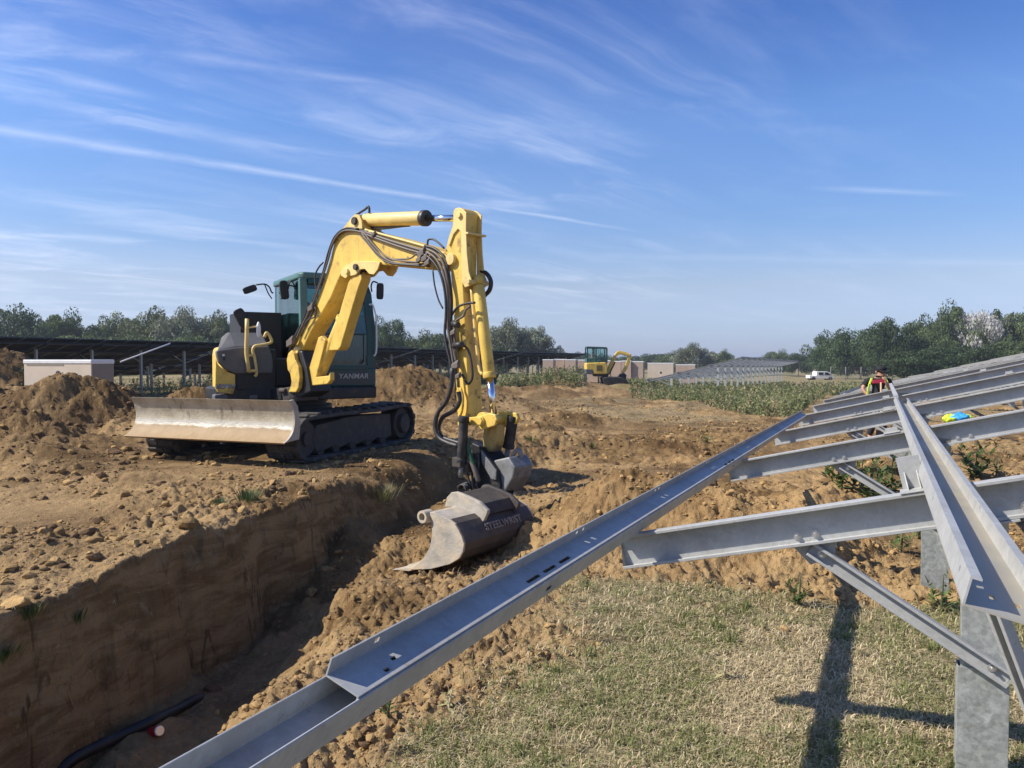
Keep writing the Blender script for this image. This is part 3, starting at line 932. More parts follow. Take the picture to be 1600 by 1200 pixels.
def rack(label, o, ks, z_of, t1=7.4, posts=(1.474, 5.3), near=False, purlins=(), group=None, kgap=PITCH_ROW):
    q0 = ks[0] * kgap
    root = thing('panel_mounting_rack', tip(q0, o, 0), label, 'solar rack', group)
    for k in ks:
        q = k * kgap
        det = near and k <= 3
        base = tip(q, o, z_of(q))
        mb = MB()
        mb.prism(Fr(base, ROW, SN, SD), RAFTER_SEC, 0, t1)
        rf = mb.build('rafter', M['galv'], root, bevel=0.0022 if det else 0, segs=2)
        fr = Fr(base, SD, SN, ROW)
        if det:
            for t in (0.78, 0.855, 1.62, 1.70):
                bb = MB(); bolt(bb, fr(t, -0.118, 0.0), -ROW, 0.0115)
                bb.build('bolt', M['bolt'], rf)
        g = MB()
        g.prism(Fr(base, SD, SN, ROW), [(0.715, -0.10), (0.955, -0.10), (0.905, -0.225), (0.805, -0.245)], 0.006, 0.012)
        g.build('gusset', M['galv'], root, bevel=0.001 if det else 0)
        for i, t in enumerate(posts):
            c = tip(q, o, 0) + PERP * t
            ztop = z_of(q) + SLOPE * t - 0.10
            nearp = near and k == 0 and i == 0
            po, pf = post_at(o, q, t, ztop, root, near=nearp)
            zb = z_of(q) - 0.38 if i == 0 else z_of(q) + 0.15
            tb = 0.86 if i == 0 else t - 1.9
            p0 = fr(tb, -0.205 if i == 0 else -0.16, -0.002)
            p1 = Vector((c.x, c.y, zb)) - ROW * 0.004 + PERP * 0.045
            d = (p1 - p0).normalized()
            br, bf = brace(root, p0 - d * 0.05, p1 + d * 0.05, near=det)
            if det:
                for bp in (p0 + bf.b * 0.004, p1 - d * .02 + bf.b * 0.004):
                    bb = MB(); bolt(bb, bp, -ROW, 0.011)
                    bb.build('bolt', M['bolt'], br)
            # sloping cap bracket where the post meets the rafter
            cb = MB(); cb.box(Fr(base, SD, SN, ROW), t - 0.11, t + 0.11, -0.16, -0.153, -0.07, 0.08)
            cb.build('bracket', M['galv'], root)
        for t in ((1.265 if k == 0 else 1.215, 2.72, 4.15, 5.6, 7.05) if near else ()):
            tall = k == 0 and t < 2
            cl = MB()
            cf = Fr(base, SD, SN, ROW)
            cl.box(cf, t - 0.055, t + 0.055, 0.001, 0.006, -0.062, 0.05)
            cl.box(cf, t - 0.042, t + 0.042, 0.006, 0.135 if tall else 0.035, 0.036, 0.041)
            for s in (-0.026, 0.020):
                if tall: cl.prism(Fr(base, ROW, SN, SD), [(0.036, 0.006), (-0.012, 0.006), (0.036, 0.075)], t + s, t + s + 0.005)
            cl.build('cleat', M['galv'], root, bevel=0.001 if det else 0)
    for (t, qa, qb, b) in purlins:
        za = z_of(qa); zb = z_of(qb)
        a = tip(qa, o, za) + SD * t + SN * b; bb = tip(qb, o, zb) + SD * t + SN * b
        ax = (bb - a).normalized()
        mb = MB(); mb.prism(Fr(a, SD, SN, ax), [(0, 0), (.13, 0), (.13, .06), (.126, .06), (.126, .004), (.004, .004), (.004, .06), (0, .06)], 0, (bb - a).length)
        mb.build('purlin', M['galv'], root)
    return root


near_rack = rack('nearest bare galvanised rack of long sloping rafters filling the lower right', TIP0, range(0, 7), row_z, near=True, group='galvanised solar mounting racks')

# low purlin: a wide channel with a second length laid in and above it
nearpt = P(508, 1056, 1.62)
farpt = tip(8.62, None, row_z(8.6)) + PERP * 0.05 + UP * 0.045
ROLL = R(20)
RA = (PERP * math.cos(ROLL) - UP * math.sin(ROLL)).normalized()
axA = (farpt - nearpt).normalized()
frA = Fr(nearpt, SD, SN, axA)
bB = axA.cross(RA).normalized()
bB = bB if bB.z > 0 else -bB
aA = bB.cross(axA).normalized()
aA = aA if aA.dot(RA) > 0 else -aA
frA = Fr(nearpt, aA, bB, axA)
lenA = (farpt - nearpt).length
wA = 0.092


def slots(rows):
    return [(a0, a1, c0, c1) for a0, a1, c0, c1 in rows]


# upper length: slotted web with a raised back flange and a turned-down front flange
mb = MB()
hs_ = [(0.048, 0.059, 0.17, 0.19), (0.066, 0.077, 0.12, 0.14)]
for c in (0.90, 1.035, 1.17):
    hs_.append((0.058, 0.072, c, c + 0.10))
for c in (4.22, 4.36, 4.50):
    hs_.append((0.070, 0.088, c, c + 0.10))
plate_holes(mb, frA, 0.0, wA, 0.0, lenA, 0.0, 0.004, hs_)
fb = Fr(frA.o, frA.b, -frA.a, frA.c)      # back flange plate: (a -> up)
bh = [(0.022, 0.034, c, c + 0.018) for c in (0.16, 1.46, 1.53, 2.6, 2.67, 3.9, 3.97, 5.4, 5.47)]
plate_holes(mb, fb, 0.004, 0.044, 0.0, lenA, -0.004, 0.0, bh)
plate_holes(mb, fb, -0.056, 0.0, 0.0, lenA, -wA, -wA + 0.004, [])
up_purlin = mb.build('purlin', M['galv'], near_rack, label='upper slotted length of the low purlin with a raised back lip')
# lower length
frL = Fr(frA.o - frA.b * 0.067 - frA.a * 0.004, frA.a, frA.b, frA.c)
wL = wA + 0.010
mb = MB()
mb.prism(frL, [(0, 0), (wL, 0), (wL, 0.064), (wL - 0.003, 0.0665), (wL - 0.007, 0.064), (wL - .006, .006), (.005, .006), (.005, .063), (0, .063)], -3.2, 5.15)
lo_purlin = mb.build('purlin', M['galv'], near_rack, bevel=0.0015, label='lower length of the low purlin running out of the frame')
mb = MB()
mb.box(frL, wL, wL + 0.0012, 0.022, 0.034, 1.02, 1.055)
mb.box(frL, wL, wL + 0.0012, 0.022, 0.034, 4.55, 4.585)
mb.build('slot', M['slot'], lo_purlin)  # dark plates on the face, painting the shade of open slots
# little clip showing beyond the back lip
mb = MB(); mb.box(Fr(tip(0), SD, SN, ROW), -0.05, 0.03, 0.02, 0.10, -0.05, -0.045); mb.box(Fr(tip(0), SD, SN, ROW), -0.05, 0.03, 0.096, 0.10, -0.045, 0.0)
mb.build('cleat', M['galv'], near_rack)

# the second purlin, an open lipped channel on the rafters near the camera
q_near, q_far = -1.82, 6.35
RB = R(13)
BA = (PERP * math.cos(RB) - UP * math.sin(RB)).normalized()
BN = (UP * math.cos(RB) + PERP * math.sin(RB)).normalized()
oB = tip(q_near) + SD * 1.29 + SN * 0.060
frB = Fr(oB, BA, BN, ROW)
LB = q_far - q_near
wB, fB = 0.140, 0.058
mb = MB()
plate_holes(mb, Fr(oB, BA, BN, ROW), 0.0, wB, 0.0, LB, 0.0, 0.004, [(0.055, 0.067, 0.10, 0.135), (0.100, 0.112, 0.10, 0.13)], mi=1)
plate_holes(mb, Fr(oB, BN, -BA, ROW), 0.004, fB, 0.0, LB, -0.004, 0.0, [(0.028, 0.040, 0.14, 0.16), (0.028, 0.040, 1.02, 1.05)])
plate_holes(mb, Fr(oB, BN, -BA, ROW), 0.004, fB, 0.0, LB, -wB, -wB + 0.004, [(0.028, 0.040, 1.10, 1.125)])
mb.box(frB, 0.004, 0.020, fB - 0.004, fB, 0, LB)
mb.box(frB, wB - 0.020, wB - 0.004, fB - 0.004, fB, 0, LB)
mb.build('purlin', [M['galv'], M['galvdust']], near_rack, label='dusty open channel purlin running away at the right edge')
# thinner purlin beyond it
a = tip(6.0) + SD * 1.30 + SN * 0.075
mb = MB(); mb.box(Fr(a, SD, SN, ROW), 0, 0.045, 0, 0.05, 0, 5.0)
mb.build('purlin', M['galv'], near_rack)
# strut below the near end of the channel
p0 = P(1566, 955, 1.9); p1 = P(1640, 1150, 1.9)
_d = (p1 - p0).normalized(); p0 = p0 - _d * 0.16; p1 = p1 + _d * ((p1.z + 0.1) / -_d.z)
brace(near_rack, p0, p1, w=0.045, d=0.03, side=(-ROW * 0.6 - PERP * 0.8), near=True)

# the racks farther off
rack('same rack row carried on behind the worker, dense with bars', TIP0, range(7, 18), row_z, t1=7.4, purlins=[(t, 20, 48.4, 0.003) for t in (0.1, 1.3, 2.7, 4.1, 5.5, 7.0)], group='galvanised solar mounting racks')
oF = P(1010, 594, 58.0)
zF = oF.z
rack('distant bare rack on tall posts standing in green weeds', Vector((oF.x, oF.y, 0)), range(0, 15), lambda q: zF - 0.008 * q, t1=7.4, posts=(1.9, 5.3),
     purlins=[(t, -0.4, 40.5, 0.003) for t in (0.05, 2.4, 4.8, 7.1)], group='galvanised solar mounting racks')

# ------------------------------------------------------------------ the large excavator
EX = thing('excavator', C0, 'yellow and teal crawler excavator digging the trench with its bucket down', 'excavator')
FH = Vector((0.5, -0.866, 0)); LH = Vector((0.866, 0.5, 0))
HF = Fr(C0, FH, LH, UP)                                  # house: forward, left, up
UF = Fr(C0, (-0.355, -0.935, 0), (0.935, -0.355, 0), UP)  # undercarriage


def trace(pxs, fr, c):
    """photo pixels to (a,b) of a frame's plane at depth c"""
    o = fr(0, 0, c)
    return [fr.inv(on_plane(x, y, o, fr.c))[:2] for x, y in pxs]


# --- undercarriage
mb = MB()
mb.box(UF, -0.75, 0.75, -0.72, 0.72, 0.26, 0.50)
mb.box(UF, -1.05, -0.75, -0.6, 0.6, 0.30, 0.44)
mb.build('undercarriage', M['black'], EX, bevel=0.02)
mb = MB(); mb.cyl(UF(0, 0, 0.50), UF(0, 0, 0.74), 0.52, n=40); mb.cyl(UF(0, 0, 0.56), UF(0, 0, 0.64), 0.60, n=40)
mb.build('slew_ring', M['black'], EX, bevel=0.008)


def track(side):
    b0, b1 = (0.72, 1.20) if side > 0 else (-1.20, -0.72)
    af, ar, rf, rr_ = 1.17, -1.26, 0.285, 0.30
    path = []
    for i in range(13):
        t = -math.pi / 2 + math.pi * i / 12
        path.append((af + rf * math.cos(t), 0.285 + rf * math.sin(t)))
    path.append((0.5, 0.585)); path.append((-0.4, 0.575))
    for i in range(13):
        t = math.pi / 2 + math.pi * i / 12
        path.append((ar + rr_ * math.cos(t), 0.30 + rr_ * math.sin(t)))
    # resample
    pts = path + [path[0]]
    L = [0]
    for p, q in zip(pts[:-1], pts[1:]): L.append(L[-1] + math.hypot(q[0] - p[0], q[1] - p[1]))
    n = 56
    s = np.linspace(0, L[-1], n * 3, endpoint=False)
    xs, zs = np.interp(s, L, [p[0] for p in pts]), np.interp(s, L, [p[1] for p in pts])
    N = len(s)
    tx, tz = np.roll(xs, -1) - np.roll(xs, 1), np.roll(zs, -1) - np.roll(zs, 1)
    ln = np.hypot(tx, tz); nx, nz = tz / ln, -tx / ln        # outward
    mb = MB()
    vs = []
    for i in range(N):
        for (bb, d) in ((b0, 0), (b1, 0), (b1, -0.05), (b0, -0.05)):
            vs.append(UF(xs[i] + nx[i] * d, bb, zs[i] + nz[i] * d))
    fs = []
    for i in range(N):
        j = (i + 1) % N
        for k in range(4):
            fs.append((i * 4 + k, i * 4 + (k + 1) % 4, j * 4 + (k + 1) % 4, j * 4 + k))
    mb.add(vs, fs)
    for i in range(0, N, 3):                                   # tread lugs
        ax = Vector(UF.a * (tx[i] / ln[i]) + UP * (tz[i] / ln[i])); nr = UF.a * nx[i] + UP * nz[i]
        o = UF(xs[i], 0, zs[i])
        fr = Fr(o, ax, nr, UF.b)
        lo, hi = b0, b1
        w = (hi - lo)
        if (i // 3) % 2 == 0:
            mb.box(fr, -0.038, 0.038, 0.001, 0.030, lo + 0.0, lo + w * 0.53)
            mb.box(fr, -0.038, 0.038, 0.001, 0.026, lo + w * 0.56, lo + w * 0.80)
        else:
            mb.box(fr, -0.038, 0.038, 0.001, 0.030, lo + w * 0.47, hi)
            mb.box(fr, -0.038, 0.038, 0.001, 0.026, lo + w * 0.20, lo + w * 0.44)
    tr = mb.build('track', M['trackpad'], EX, bevel=0.008)
    o = b1 if side > 0 else b0
    sg = side
    e = o - sg * 0.05
    mb = MB()
    fr = Fr(UF(0, 0, 0), UF.a, UP, UF.b)
    prof = [(0.98, 0.12), (1.05, 0.30), (0.95, 0.44), (0.2, 0.50), (-0.9, 0.47), (-0.95, 0.14), (-0.70, 0.10), (-0.55, 0.145), (-0.38, 0.10), (-0.2, 0.145), (0.0, 0.10), (0.2, 0.145), (0.40, 0.10), (0.6, 0.14), (0.8, 0.10)]
    lo, hi = sorted((e - sg * 0.30, e - sg * 0.02))
    mb.prism(fr, prof, lo, hi)
    mb.build('track_frame', M['muddy'], tr, bevel=0.012)
    mb = MB(); mb.cyl(UF(af, e - sg * .30, .285), UF(af, e - sg * 0.03, .285), 0.225, n=28); mb.cyl(UF(af, e - sg * .05, .285), UF(af, e + sg * 0.01, .285), 0.09, n=20)
    mb.build('idler', M['muddy'], tr, bevel=0.01)
    mb = MB(); mb.cyl(UF(ar, e - sg * .30, .30), UF(ar, e - sg * .02, .30), 0.235, n=28); mb.cyl(UF(ar, e - sg * .04, .30), UF(ar, e + sg * 0.045, .30), 0.15, 0.145, n=28)
    mb.build('sprocket', M['muddy'], tr, bevel=0.012)
    for k, a in enumerate((-0.7, -0.3, 0.1, 0.5, 0.85)):
        mb = MB(); mb.cyl(UF(a, e - sg * .28, .115), UF(a, e - sg * 0.03, .115), 0.075, n=16); mb.build('roller', M['black'], tr)
    return tr


track(1); track(-1)

# --- dozer blade
mb = MB()
prof = [(1.66, .79), (1.605, .70), (1.575, .58), (1.585, .48), (1.625, .40), (1.70, .335), (1.78, .30)]
_t = np.linspace(0, 6, 25); _k = np.arange(7)
_s = np.array(prof); _d = np.gradient(_s, axis=0)
def _herm(t):
    i = min(int(t), 5); u = t - i; h = (2*u**3-3*u**2+1, u**3-2*u**2+u, -2*u**3+3*u**2, u**3-u**2)
    return tuple(h[0]*_s[i] + h[1]*_d[i] + h[2]*_s[i+1] + h[3]*_d[i+1])
prof = [_herm(t) for t in _t]
back = [(a - 0.035, c - (0.02 if i == len(prof) - 1 else 0)) for i, (a, c) in enumerate(prof)]
fr = Fr(UF(0, 0, 0), UF.a, UP, UF.b)
nseg = 12
for i in range(len(prof) - 1):
    for k in range(nseg):
        p = [(prof[i]), (prof[i + 1])]
        b0 = -1.225 + 2.465 * k / nseg; b1 = -1.225 + 2.465 * (k + 1) / nseg
        mb.add([UF(p[0][0], b0, p[0][1]), UF(p[1][0], b0, p[1][1]), UF(p[1][0], b1, p[1][1]), UF(p[0][0], b1, p[0][1])], [(0, 1, 2, 3)], 0, True)
mb.prism(fr, [(a - .002, c) for a, c in prof[::-1]] + back, -1.225, 1.24)
bm_ = bpy.data.materials.new('scraped_blade_steel'); bm_.use_nodes = True
T = NT(bm_.node_tree); b_ = T.n['Principled BSDF']
co = T.node('ShaderNodeTexCoord').outputs['Object']
sp = T.node('ShaderNodeSeparateXYZ', ins={0: co})
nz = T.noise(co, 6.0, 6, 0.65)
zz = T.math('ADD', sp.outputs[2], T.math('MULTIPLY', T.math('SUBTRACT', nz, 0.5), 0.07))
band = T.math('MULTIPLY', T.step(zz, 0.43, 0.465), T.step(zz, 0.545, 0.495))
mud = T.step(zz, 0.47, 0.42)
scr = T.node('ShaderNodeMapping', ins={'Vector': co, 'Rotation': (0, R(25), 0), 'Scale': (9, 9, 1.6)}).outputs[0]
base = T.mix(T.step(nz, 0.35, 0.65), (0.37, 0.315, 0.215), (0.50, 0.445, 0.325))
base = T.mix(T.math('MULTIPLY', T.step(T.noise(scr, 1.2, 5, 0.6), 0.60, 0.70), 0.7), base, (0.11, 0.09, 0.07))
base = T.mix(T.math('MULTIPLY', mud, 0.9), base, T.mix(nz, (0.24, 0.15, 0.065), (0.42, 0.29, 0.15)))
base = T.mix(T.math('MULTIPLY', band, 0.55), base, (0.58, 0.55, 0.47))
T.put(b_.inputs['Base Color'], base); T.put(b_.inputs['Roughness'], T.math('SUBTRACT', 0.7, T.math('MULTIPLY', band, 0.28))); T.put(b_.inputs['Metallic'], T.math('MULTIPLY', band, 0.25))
bn = T.node('ShaderNodeBump', ins={'Strength': 0.35, 'Distance': 0.02, 'Height': T.noise(co, 22.0, 5, 0.6)}); T.l.new(bn.outputs[0], b_.inputs['Normal'])
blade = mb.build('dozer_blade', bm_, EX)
mb = MB(); mb.prism(fr, [(a + 0.004, c) for a, c in prof] + [(1.50, .32), (1.47, .5), (1.52, .72), (1.60, .80)], 1.236, 1.262); mb.build('side_plate', M['bucket'], blade)
for s in (-0.45, 0.45):
    mb = MB(); mb.prism(fr, [(1.51, .62), (1.51, .38), (0.7, .26), (0.7, .40)], s - 0.06, s + 0.06); mb.build('blade_arm', M['black'], EX, bevel=0.01)

# --- upper house
mb = MB()
plan = [(1.0, -0.36), (1.02, 0.2), (0.86, 1.0), (-0.5, 1.06), (-0.95, 0.7), (-1.12, 0.1), (-1.08, -0.5), (-0.7, -0.98), (-0.2, -1.1), (0.42, -1.06), (0.56, -0.95), (0.58, -0.4)]
mb.prism(HF, plan, 0.74, 0.90)
deck = mb.build('deck_frame', M['black'], EX, bevel=0.02)


def hpx(px, py, a):
    p = on_plane(px, py, HF(a, 0, 0), FH)
    i = HF.inv(p)
    return (i[1], i[2])


# counterweight body, yellow, wrapping the tail
mb = MB()
plan = [(-0.55, 0.95), (-0.9, 0.72), (-1.10, 0.2), (-1.08, -0.4), (-0.86, -0.78), (-0.45, -0.97), (0.1, -1.015), (0.30, -1.01), (0.40, -0.98), (0.40, -0.92), (0.2, -0.86), (-0.5, -0.3)]
body = [HF(a, b, 0.86) for a, b in plan]
n = len(plan)
lv = [(0.86, 1.0), (1.34, 1.0), (1.42, 0.985), (1.45, 0.96)]
vs = []
for c, k in lv:
    vs += [HF(a * k, b * k, c) for a, b in plan]
fs = [tuple(range(n))[::-1], tuple(range((len(lv) - 1) * n, len(lv) * n))]
for i in range(len(lv) - 1):
    for j in range(n):
        fs.append((i * n + j, i * n + (j + 1) % n, (i + 1) * n + (j + 1) % n, (i + 1) * n + j))
mb.add(vs, fs)
cw = mb.build('counterweight', M['yellow'], EX, bevel=0.03, segs=3)
# yellow front corner panel
FRH = Fr(HF(0, 0, 0), LH, UP, FH)
pan = [hpx(*p, 0.60) for p in ((337, 560), (341, 570), (352, 580), (368, 585), (367.5, 606), (364, 616), (341, 613), (336, 604))]
mb = MB(); mb.prism(FRH, pan, 0.52, 0.60)
yp = mb.build('side_panel', M['yellow'], EX, bevel=0.012, segs=3)
c = hpx(347.5, 604, 0.60)
text_mesh('lettering', 'ViO80-1', 0.074, HF(0.603, c[0] + .035, c[1]), LH, UP, M['decal'], yp, 0.0015, shear=0.3, bold=0.006)
text_mesh('lettering', 'ViO80-1', 0.074, HF(0.606, c[0] + .034, c[1] + 0.003), LH, UP, M['decalwhite'], yp, 0.001, shear=0.3, bold=-0.001)
# grey hood: front sheet and sloped top
front = [hpx(*p, 0.62) for p in ((338, 548), (339, 556), (342, 566), (352, 577), (368, 584), (426, 583.5), (427, 572), (425.5, 556), (420, 541), (370, 543), (350, 546))]
mb = MB(); mb.prism(FRH, front, 0.50, 0.62)
hood = mb.build('hood', M['hood'], EX, bevel=0.02, segs=3)
mb = MB()
q = [hpx(*p, 0.60) for p in ((339, 547), (368, 541.5), (421, 541))]
topb = [hpx(*p, 0.25) for p in ((346, 527), (356, 518.5), (410, 520))]
bk = [(b, c) for b, c in topb]
vs = [HF(0.60, *q[0]), HF(0.60, *q[1]), HF(0.60, *q[2]), HF(0.25, *bk[0]), HF(0.25, *bk[1]), HF(0.25, *bk[2]),
      HF(-0.62, bk[0][0] + .20, bk[0][1]), HF(-0.62, bk[1][0] + .16, bk[1][1]), HF(-0.62, bk[2][0], bk[2][1])]
low = [HF(0.60, q[0][0], 1.3), HF(0.60, q[2][0], 1.3), HF(-0.62, q[2][0], 1.3), HF(-0.62, q[0][0] + .20, 1.3)]
vs += low
fs = [(0, 1, 4, 3), (1, 2, 5, 4), (3, 4, 7, 6), (4, 5, 8, 7), (0, 9, 10, 2, 1), (2, 10, 11, 8, 5), (6, 7, 8, 11, 12), (0, 3, 6, 12, 9), (9, 12, 11, 10)]
mb.add(vs, fs)
mb.build('hood_top', M['hood'], hood, bevel=0.03, segs=3)
c = hpx(350, 556, 0.62); mb = MB(); mb.box(HF, 0.62, 0.632, c[0] - 0.012, c[0] + 0.012, c[1] - 0.06, c[1] + 0.02); mb.build('latch', M['black'], hood, bevel=0.004)
mb = MB(); mb.box(HF, 0.632, 0.638, c[0] - 0.022, c[0] + 0.006, c[1] - 0.005, c[1] + 0.022); mb.build('decal', M['decalwhite'], hood)
# dark lower front
l0, l1 = hpx(368, 584, 0.58)[0], hpx(427, 584, 0.58)[0]
mb = MB(); mb.box(HF, 0.1, 0.575, l0, l1 + 0.05, 0.86, 1.42); mb.build('lower_cover', M['black'], EX, bevel=0.03)
mb = MB(); c = hpx(396, 621, 0.58); mb.box(HF, 0.575, 0.60, c[0] - 0.05, c[0] + 0.05, c[1] - 0.02, c[1] + 0.03); mb.build('step_plate', M['hood'], deck, bevel=0.008)
mb = MB(); c = hpx(345, 621, 0.55); mb.box(HF, 0.35, 0.57, c[0] - 0.08, c[0] + 0.09, c[1] - 0.035, c[1] + 0.04); mb.build('bumper_corner', M['hood'], deck, bevel=0.02)
# engine cover behind, dark with vents
mb = MB()
mb.box(HF, -0.85, -0.02, -0.66, -0.10, 0.9, 1.945)
for k in range(5): mb.box(HF, -0.02, -0.008, -0.62, -0.16, 1.10 + k * 0.13, 1.18 + k * 0.13)
mb.build('engine_cover', M['black'], EX, bevel=0.03, segs=3)
mb = MB(); mb.box(HF, -0.02, 0.50, -0.36, -0.05, 0.9, 1.30); mb.build('valve_cover', M['black'], EX, bevel=0.03)


def htrace(pxs, a):
    return [on_plane(x, y, HF(a, 0, 0), FH) for x, y in pxs]


mb = MB(); mb.tube(htrace([(386, 498), (385.5, 530), (385, 552), (389, 581)], 0.68), 0.026, 10, smoothpath=2); mb.tube(htrace([(389, 581), (395, 579), (401, 580)], 0.68), 0.018, 8, smoothpath=2)
mb.tube(htrace([(398, 588), (401, 583), (398, 560), (395, 548), (398, 541), (408, 539), (422, 536), (424.5, 532), (420, 523), (416, 520), (413, 527)], 0.66), 0.019, 10, smoothpath=4)
mb.tube(htrace([(386, 556), (395, 555)], 0.68), 0.017, 8); mb.tube(htrace([(388, 512), (402, 510)], 0.68), 0.012, 8)
mb.build('handrail', M['yellow_pale'], EX)
mb = MB(); c = htrace([(404, 515)], 0.70)[0]
fr = Fr(c, (FH * 0.3 + LH * 0.95).normalized(), UP)
mb.sphere(c, 0.105, 20, 0, (0.28, 0.28, 1.0)); o = mb.build('round_mirror', M['white'], EX)
# mirrors
def mirror(px, tilt, w, h, a, arm, mname='mirror'):
    c = htrace([px], a)[0]
    u = Vector((math.cos(tilt), 0, math.sin(tilt))); v = Vector((-math.sin(tilt), 0, math.cos(tilt)))
    u = LH * u.x + UP * u.z; v = LH * v.x + UP * v.z
    fr = Fr(c, u, v)
    mb = MB()
    k = 14
    poly = []
    for i in range(4 * k):
        t = 2 * math.pi * i / (4 * k)
        cx, sx = math.cos(t), math.sin(t)
        poly.append((w / 2 * math.copysign(abs(cx) ** 0.45, cx), h / 2 * math.copysign(abs(sx) ** 0.45, sx)))
    mb.prism(fr, poly, -0.03, 0.02)
    o = mb.build(mname, M['black'], EX, bevel=0.012)
    g = MB(); g.prism(fr, [(x * 0.86, y * 0.86) for x, y in poly], -0.034, -0.031); g.build('mirror_glass', M['mirror'], o)
    if arm:
        g = MB(); g.tube([*htrace(arm, a)], 0.011, 8); g.build('mirror_arm', M['black'], o)
    return o
mirror((379, 499), R(118), 0.31, 0.15, 0.10, [(384, 510), (388, 520)])
mirror((390.5, 452), R(22), 0.20, 0.10, -0.55, [(400, 445), (414, 444), (421, 449), (424, 456), (427, 458)])
mb = MB(); mb.tube(htrace([(413, 443), (419, 458), (425, 467)], -0.55), 0.009, 6); mb.build('mirror_stay', M['black'], EX)
mirror((444, 453), R(97), 0.26, 0.115, 0.35, [(450, 452), (453, 441), (462, 436), (470, 444), (473, 452)])
mirror((594, 455), R(88), 0.23, 0.10, 0.80, [(590, 442), (583, 440), (580, 447), (581, 456)])
mb = MB(); mb.sphere(htrace([(461, 447)], 0.2)[0], 0.05, 14); mb.build('work_lamp', M['hood'], EX)

# --- cab
CAB = MB()
ca0, ca1, cb0, cb1 = -0.66, 0.85, -0.055, 1.0
CAB.box(HF, ca0, ca1, cb0, cb1, 0.90, 1.16)
cab = CAB.build('cab', M['teal'], EX, bevel=0.03, segs=3)
mb = MB(); mb.prism(HF, [(ca0 - .02, cb0 - .01), (ca1 - .10, cb0 - .01), (ca1 - .03, cb0 + .05), (ca1 - .03, cb1 - .12), (ca1 - .12, cb1 - .04), (ca0 - .02, cb1 - .04)], 2.36, 2.455)
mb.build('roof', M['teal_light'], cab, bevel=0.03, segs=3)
mb = MB(); mb.box(HF, 0.1, 0.3, 0.25, 0.45, 2.457, 2.50); mb.build('roof_hatch', M['black'], cab, bevel=0.01)


def pillar(pts, wa, wb, m, name='pillar'):
    mb = MB()
    vs = []
    for a, b, c in pts:
        for da, db in ((-wa, -wb), (wa, -wb), (wa, wb), (-wa, wb)):
            vs.append(HF(a + da, b + db, c))
    fs = [(0, 1, 2, 3), tuple(len(vs) - 4 + i for i in range(4))]
    for i in range(len(pts) - 1):
        for k in range(4): fs.append((i * 4 + k, i * 4 + (k + 1) % 4, i * 4 + 4 + (k + 1) % 4, i * 4 + 4 + k))
    mb.add(vs, fs)
    return mb.build(name, m, cab, bevel=0.012, segs=2)


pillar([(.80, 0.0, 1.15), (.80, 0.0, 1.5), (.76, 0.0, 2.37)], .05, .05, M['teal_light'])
pillar([(.79, .935, 1.15), (.79, .935, 1.7), (.75, .895, 2.2), (.68, .855, 2.37)], .05, .062, M['teal'])
pillar([(-.60, -.0, .9), (-.60, 0, 2.37)], .05, .045, M['teal'])
pillar([(-.60, .93, .9), (-.60, .89, 2.37)], .05, .05, M['teal'])
pillar([(.05, .955, 1.15), (.05, .91, 2.37)], .04, .03, M['teal'])
pillar([(.80, .46, 2.30), (.78, .46, 2.37)], .05, .40, M['teal'], 'header')
pillar([(.80, .46, 1.13), (.80, .46, 1.20)], .055, .42, M['teal'], 'sill')
pillar([(.10, -.03, 1.15), (.10, -.03, 2.37)], .012, .012, M['black'], 'mullion')
pillar([(-.28, -.03, 1.15), (-.28, -.03, 2.37)], .012, .012, M['black'], 'mullion')


def pane(quad, name='window', m='glass', t=0.006):
    p = [HF(*q) for q in quad]
    nrm = (p[1] - p[0]).cross(p[2] - p[0]).normalized() * t
    mb = MB(); mb.add(p + [x + nrm for x in p], [(0, 1, 2, 3), (7, 6, 5, 4), (0, 4, 5, 1), (1, 5, 6, 2), (2, 6, 7, 3), (3, 7, 4, 0)])
    return mb.build(name, M[m], cab)


pane([(.82, .055, 1.20), (.82, .87, 1.20), (.82, .87, 1.62), (.82, .055, 1.62)], m='glassfront')
pane([(.815, .055, 1.63), (.815, .87, 1.63), (.765, .83, 2.30), (.765, .055, 2.30)], m='glassfront')
pane([(.74, -.045, 1.17), (-.54, -.045, 1.17), (-.54, -.045, 2.35), (.72, -.045, 2.35)])
pane([(-.62, .05, 1.17), (-.62, .86, 1.17), (-.62, .82, 2.35), (-.62, .05, 2.35)])
pane([(.72, .975, 1.17), (-.54, .975, 1.17), (-.54, .90, 2.35), (.66, .90, 2.35)])
mb = MB(); mb.prism(FRH, [(0.06, 1.19), (.10, 1.185), (.80, 1.185), (.835, 1.20), (.845, 1.24), (.845, 1.62), (.825, 1.62), (.825, 1.25), (.79, 1.21), (.06, 1.21)], .832, .846)
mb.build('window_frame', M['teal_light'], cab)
mb = MB(); mb.box(HF, .815, .826, .055, .83, 1.615, 1.635); mb.build('window_bar', M['black'], cab)
mb = MB(); mb.tube(htrace([(577, 476), (582, 476), (585, 484), (588, 500), (588.5, 540), (587, 553), (584, 556)], 0.90), 0.012, 8); mb.build('door_handle', M['white'], cab)
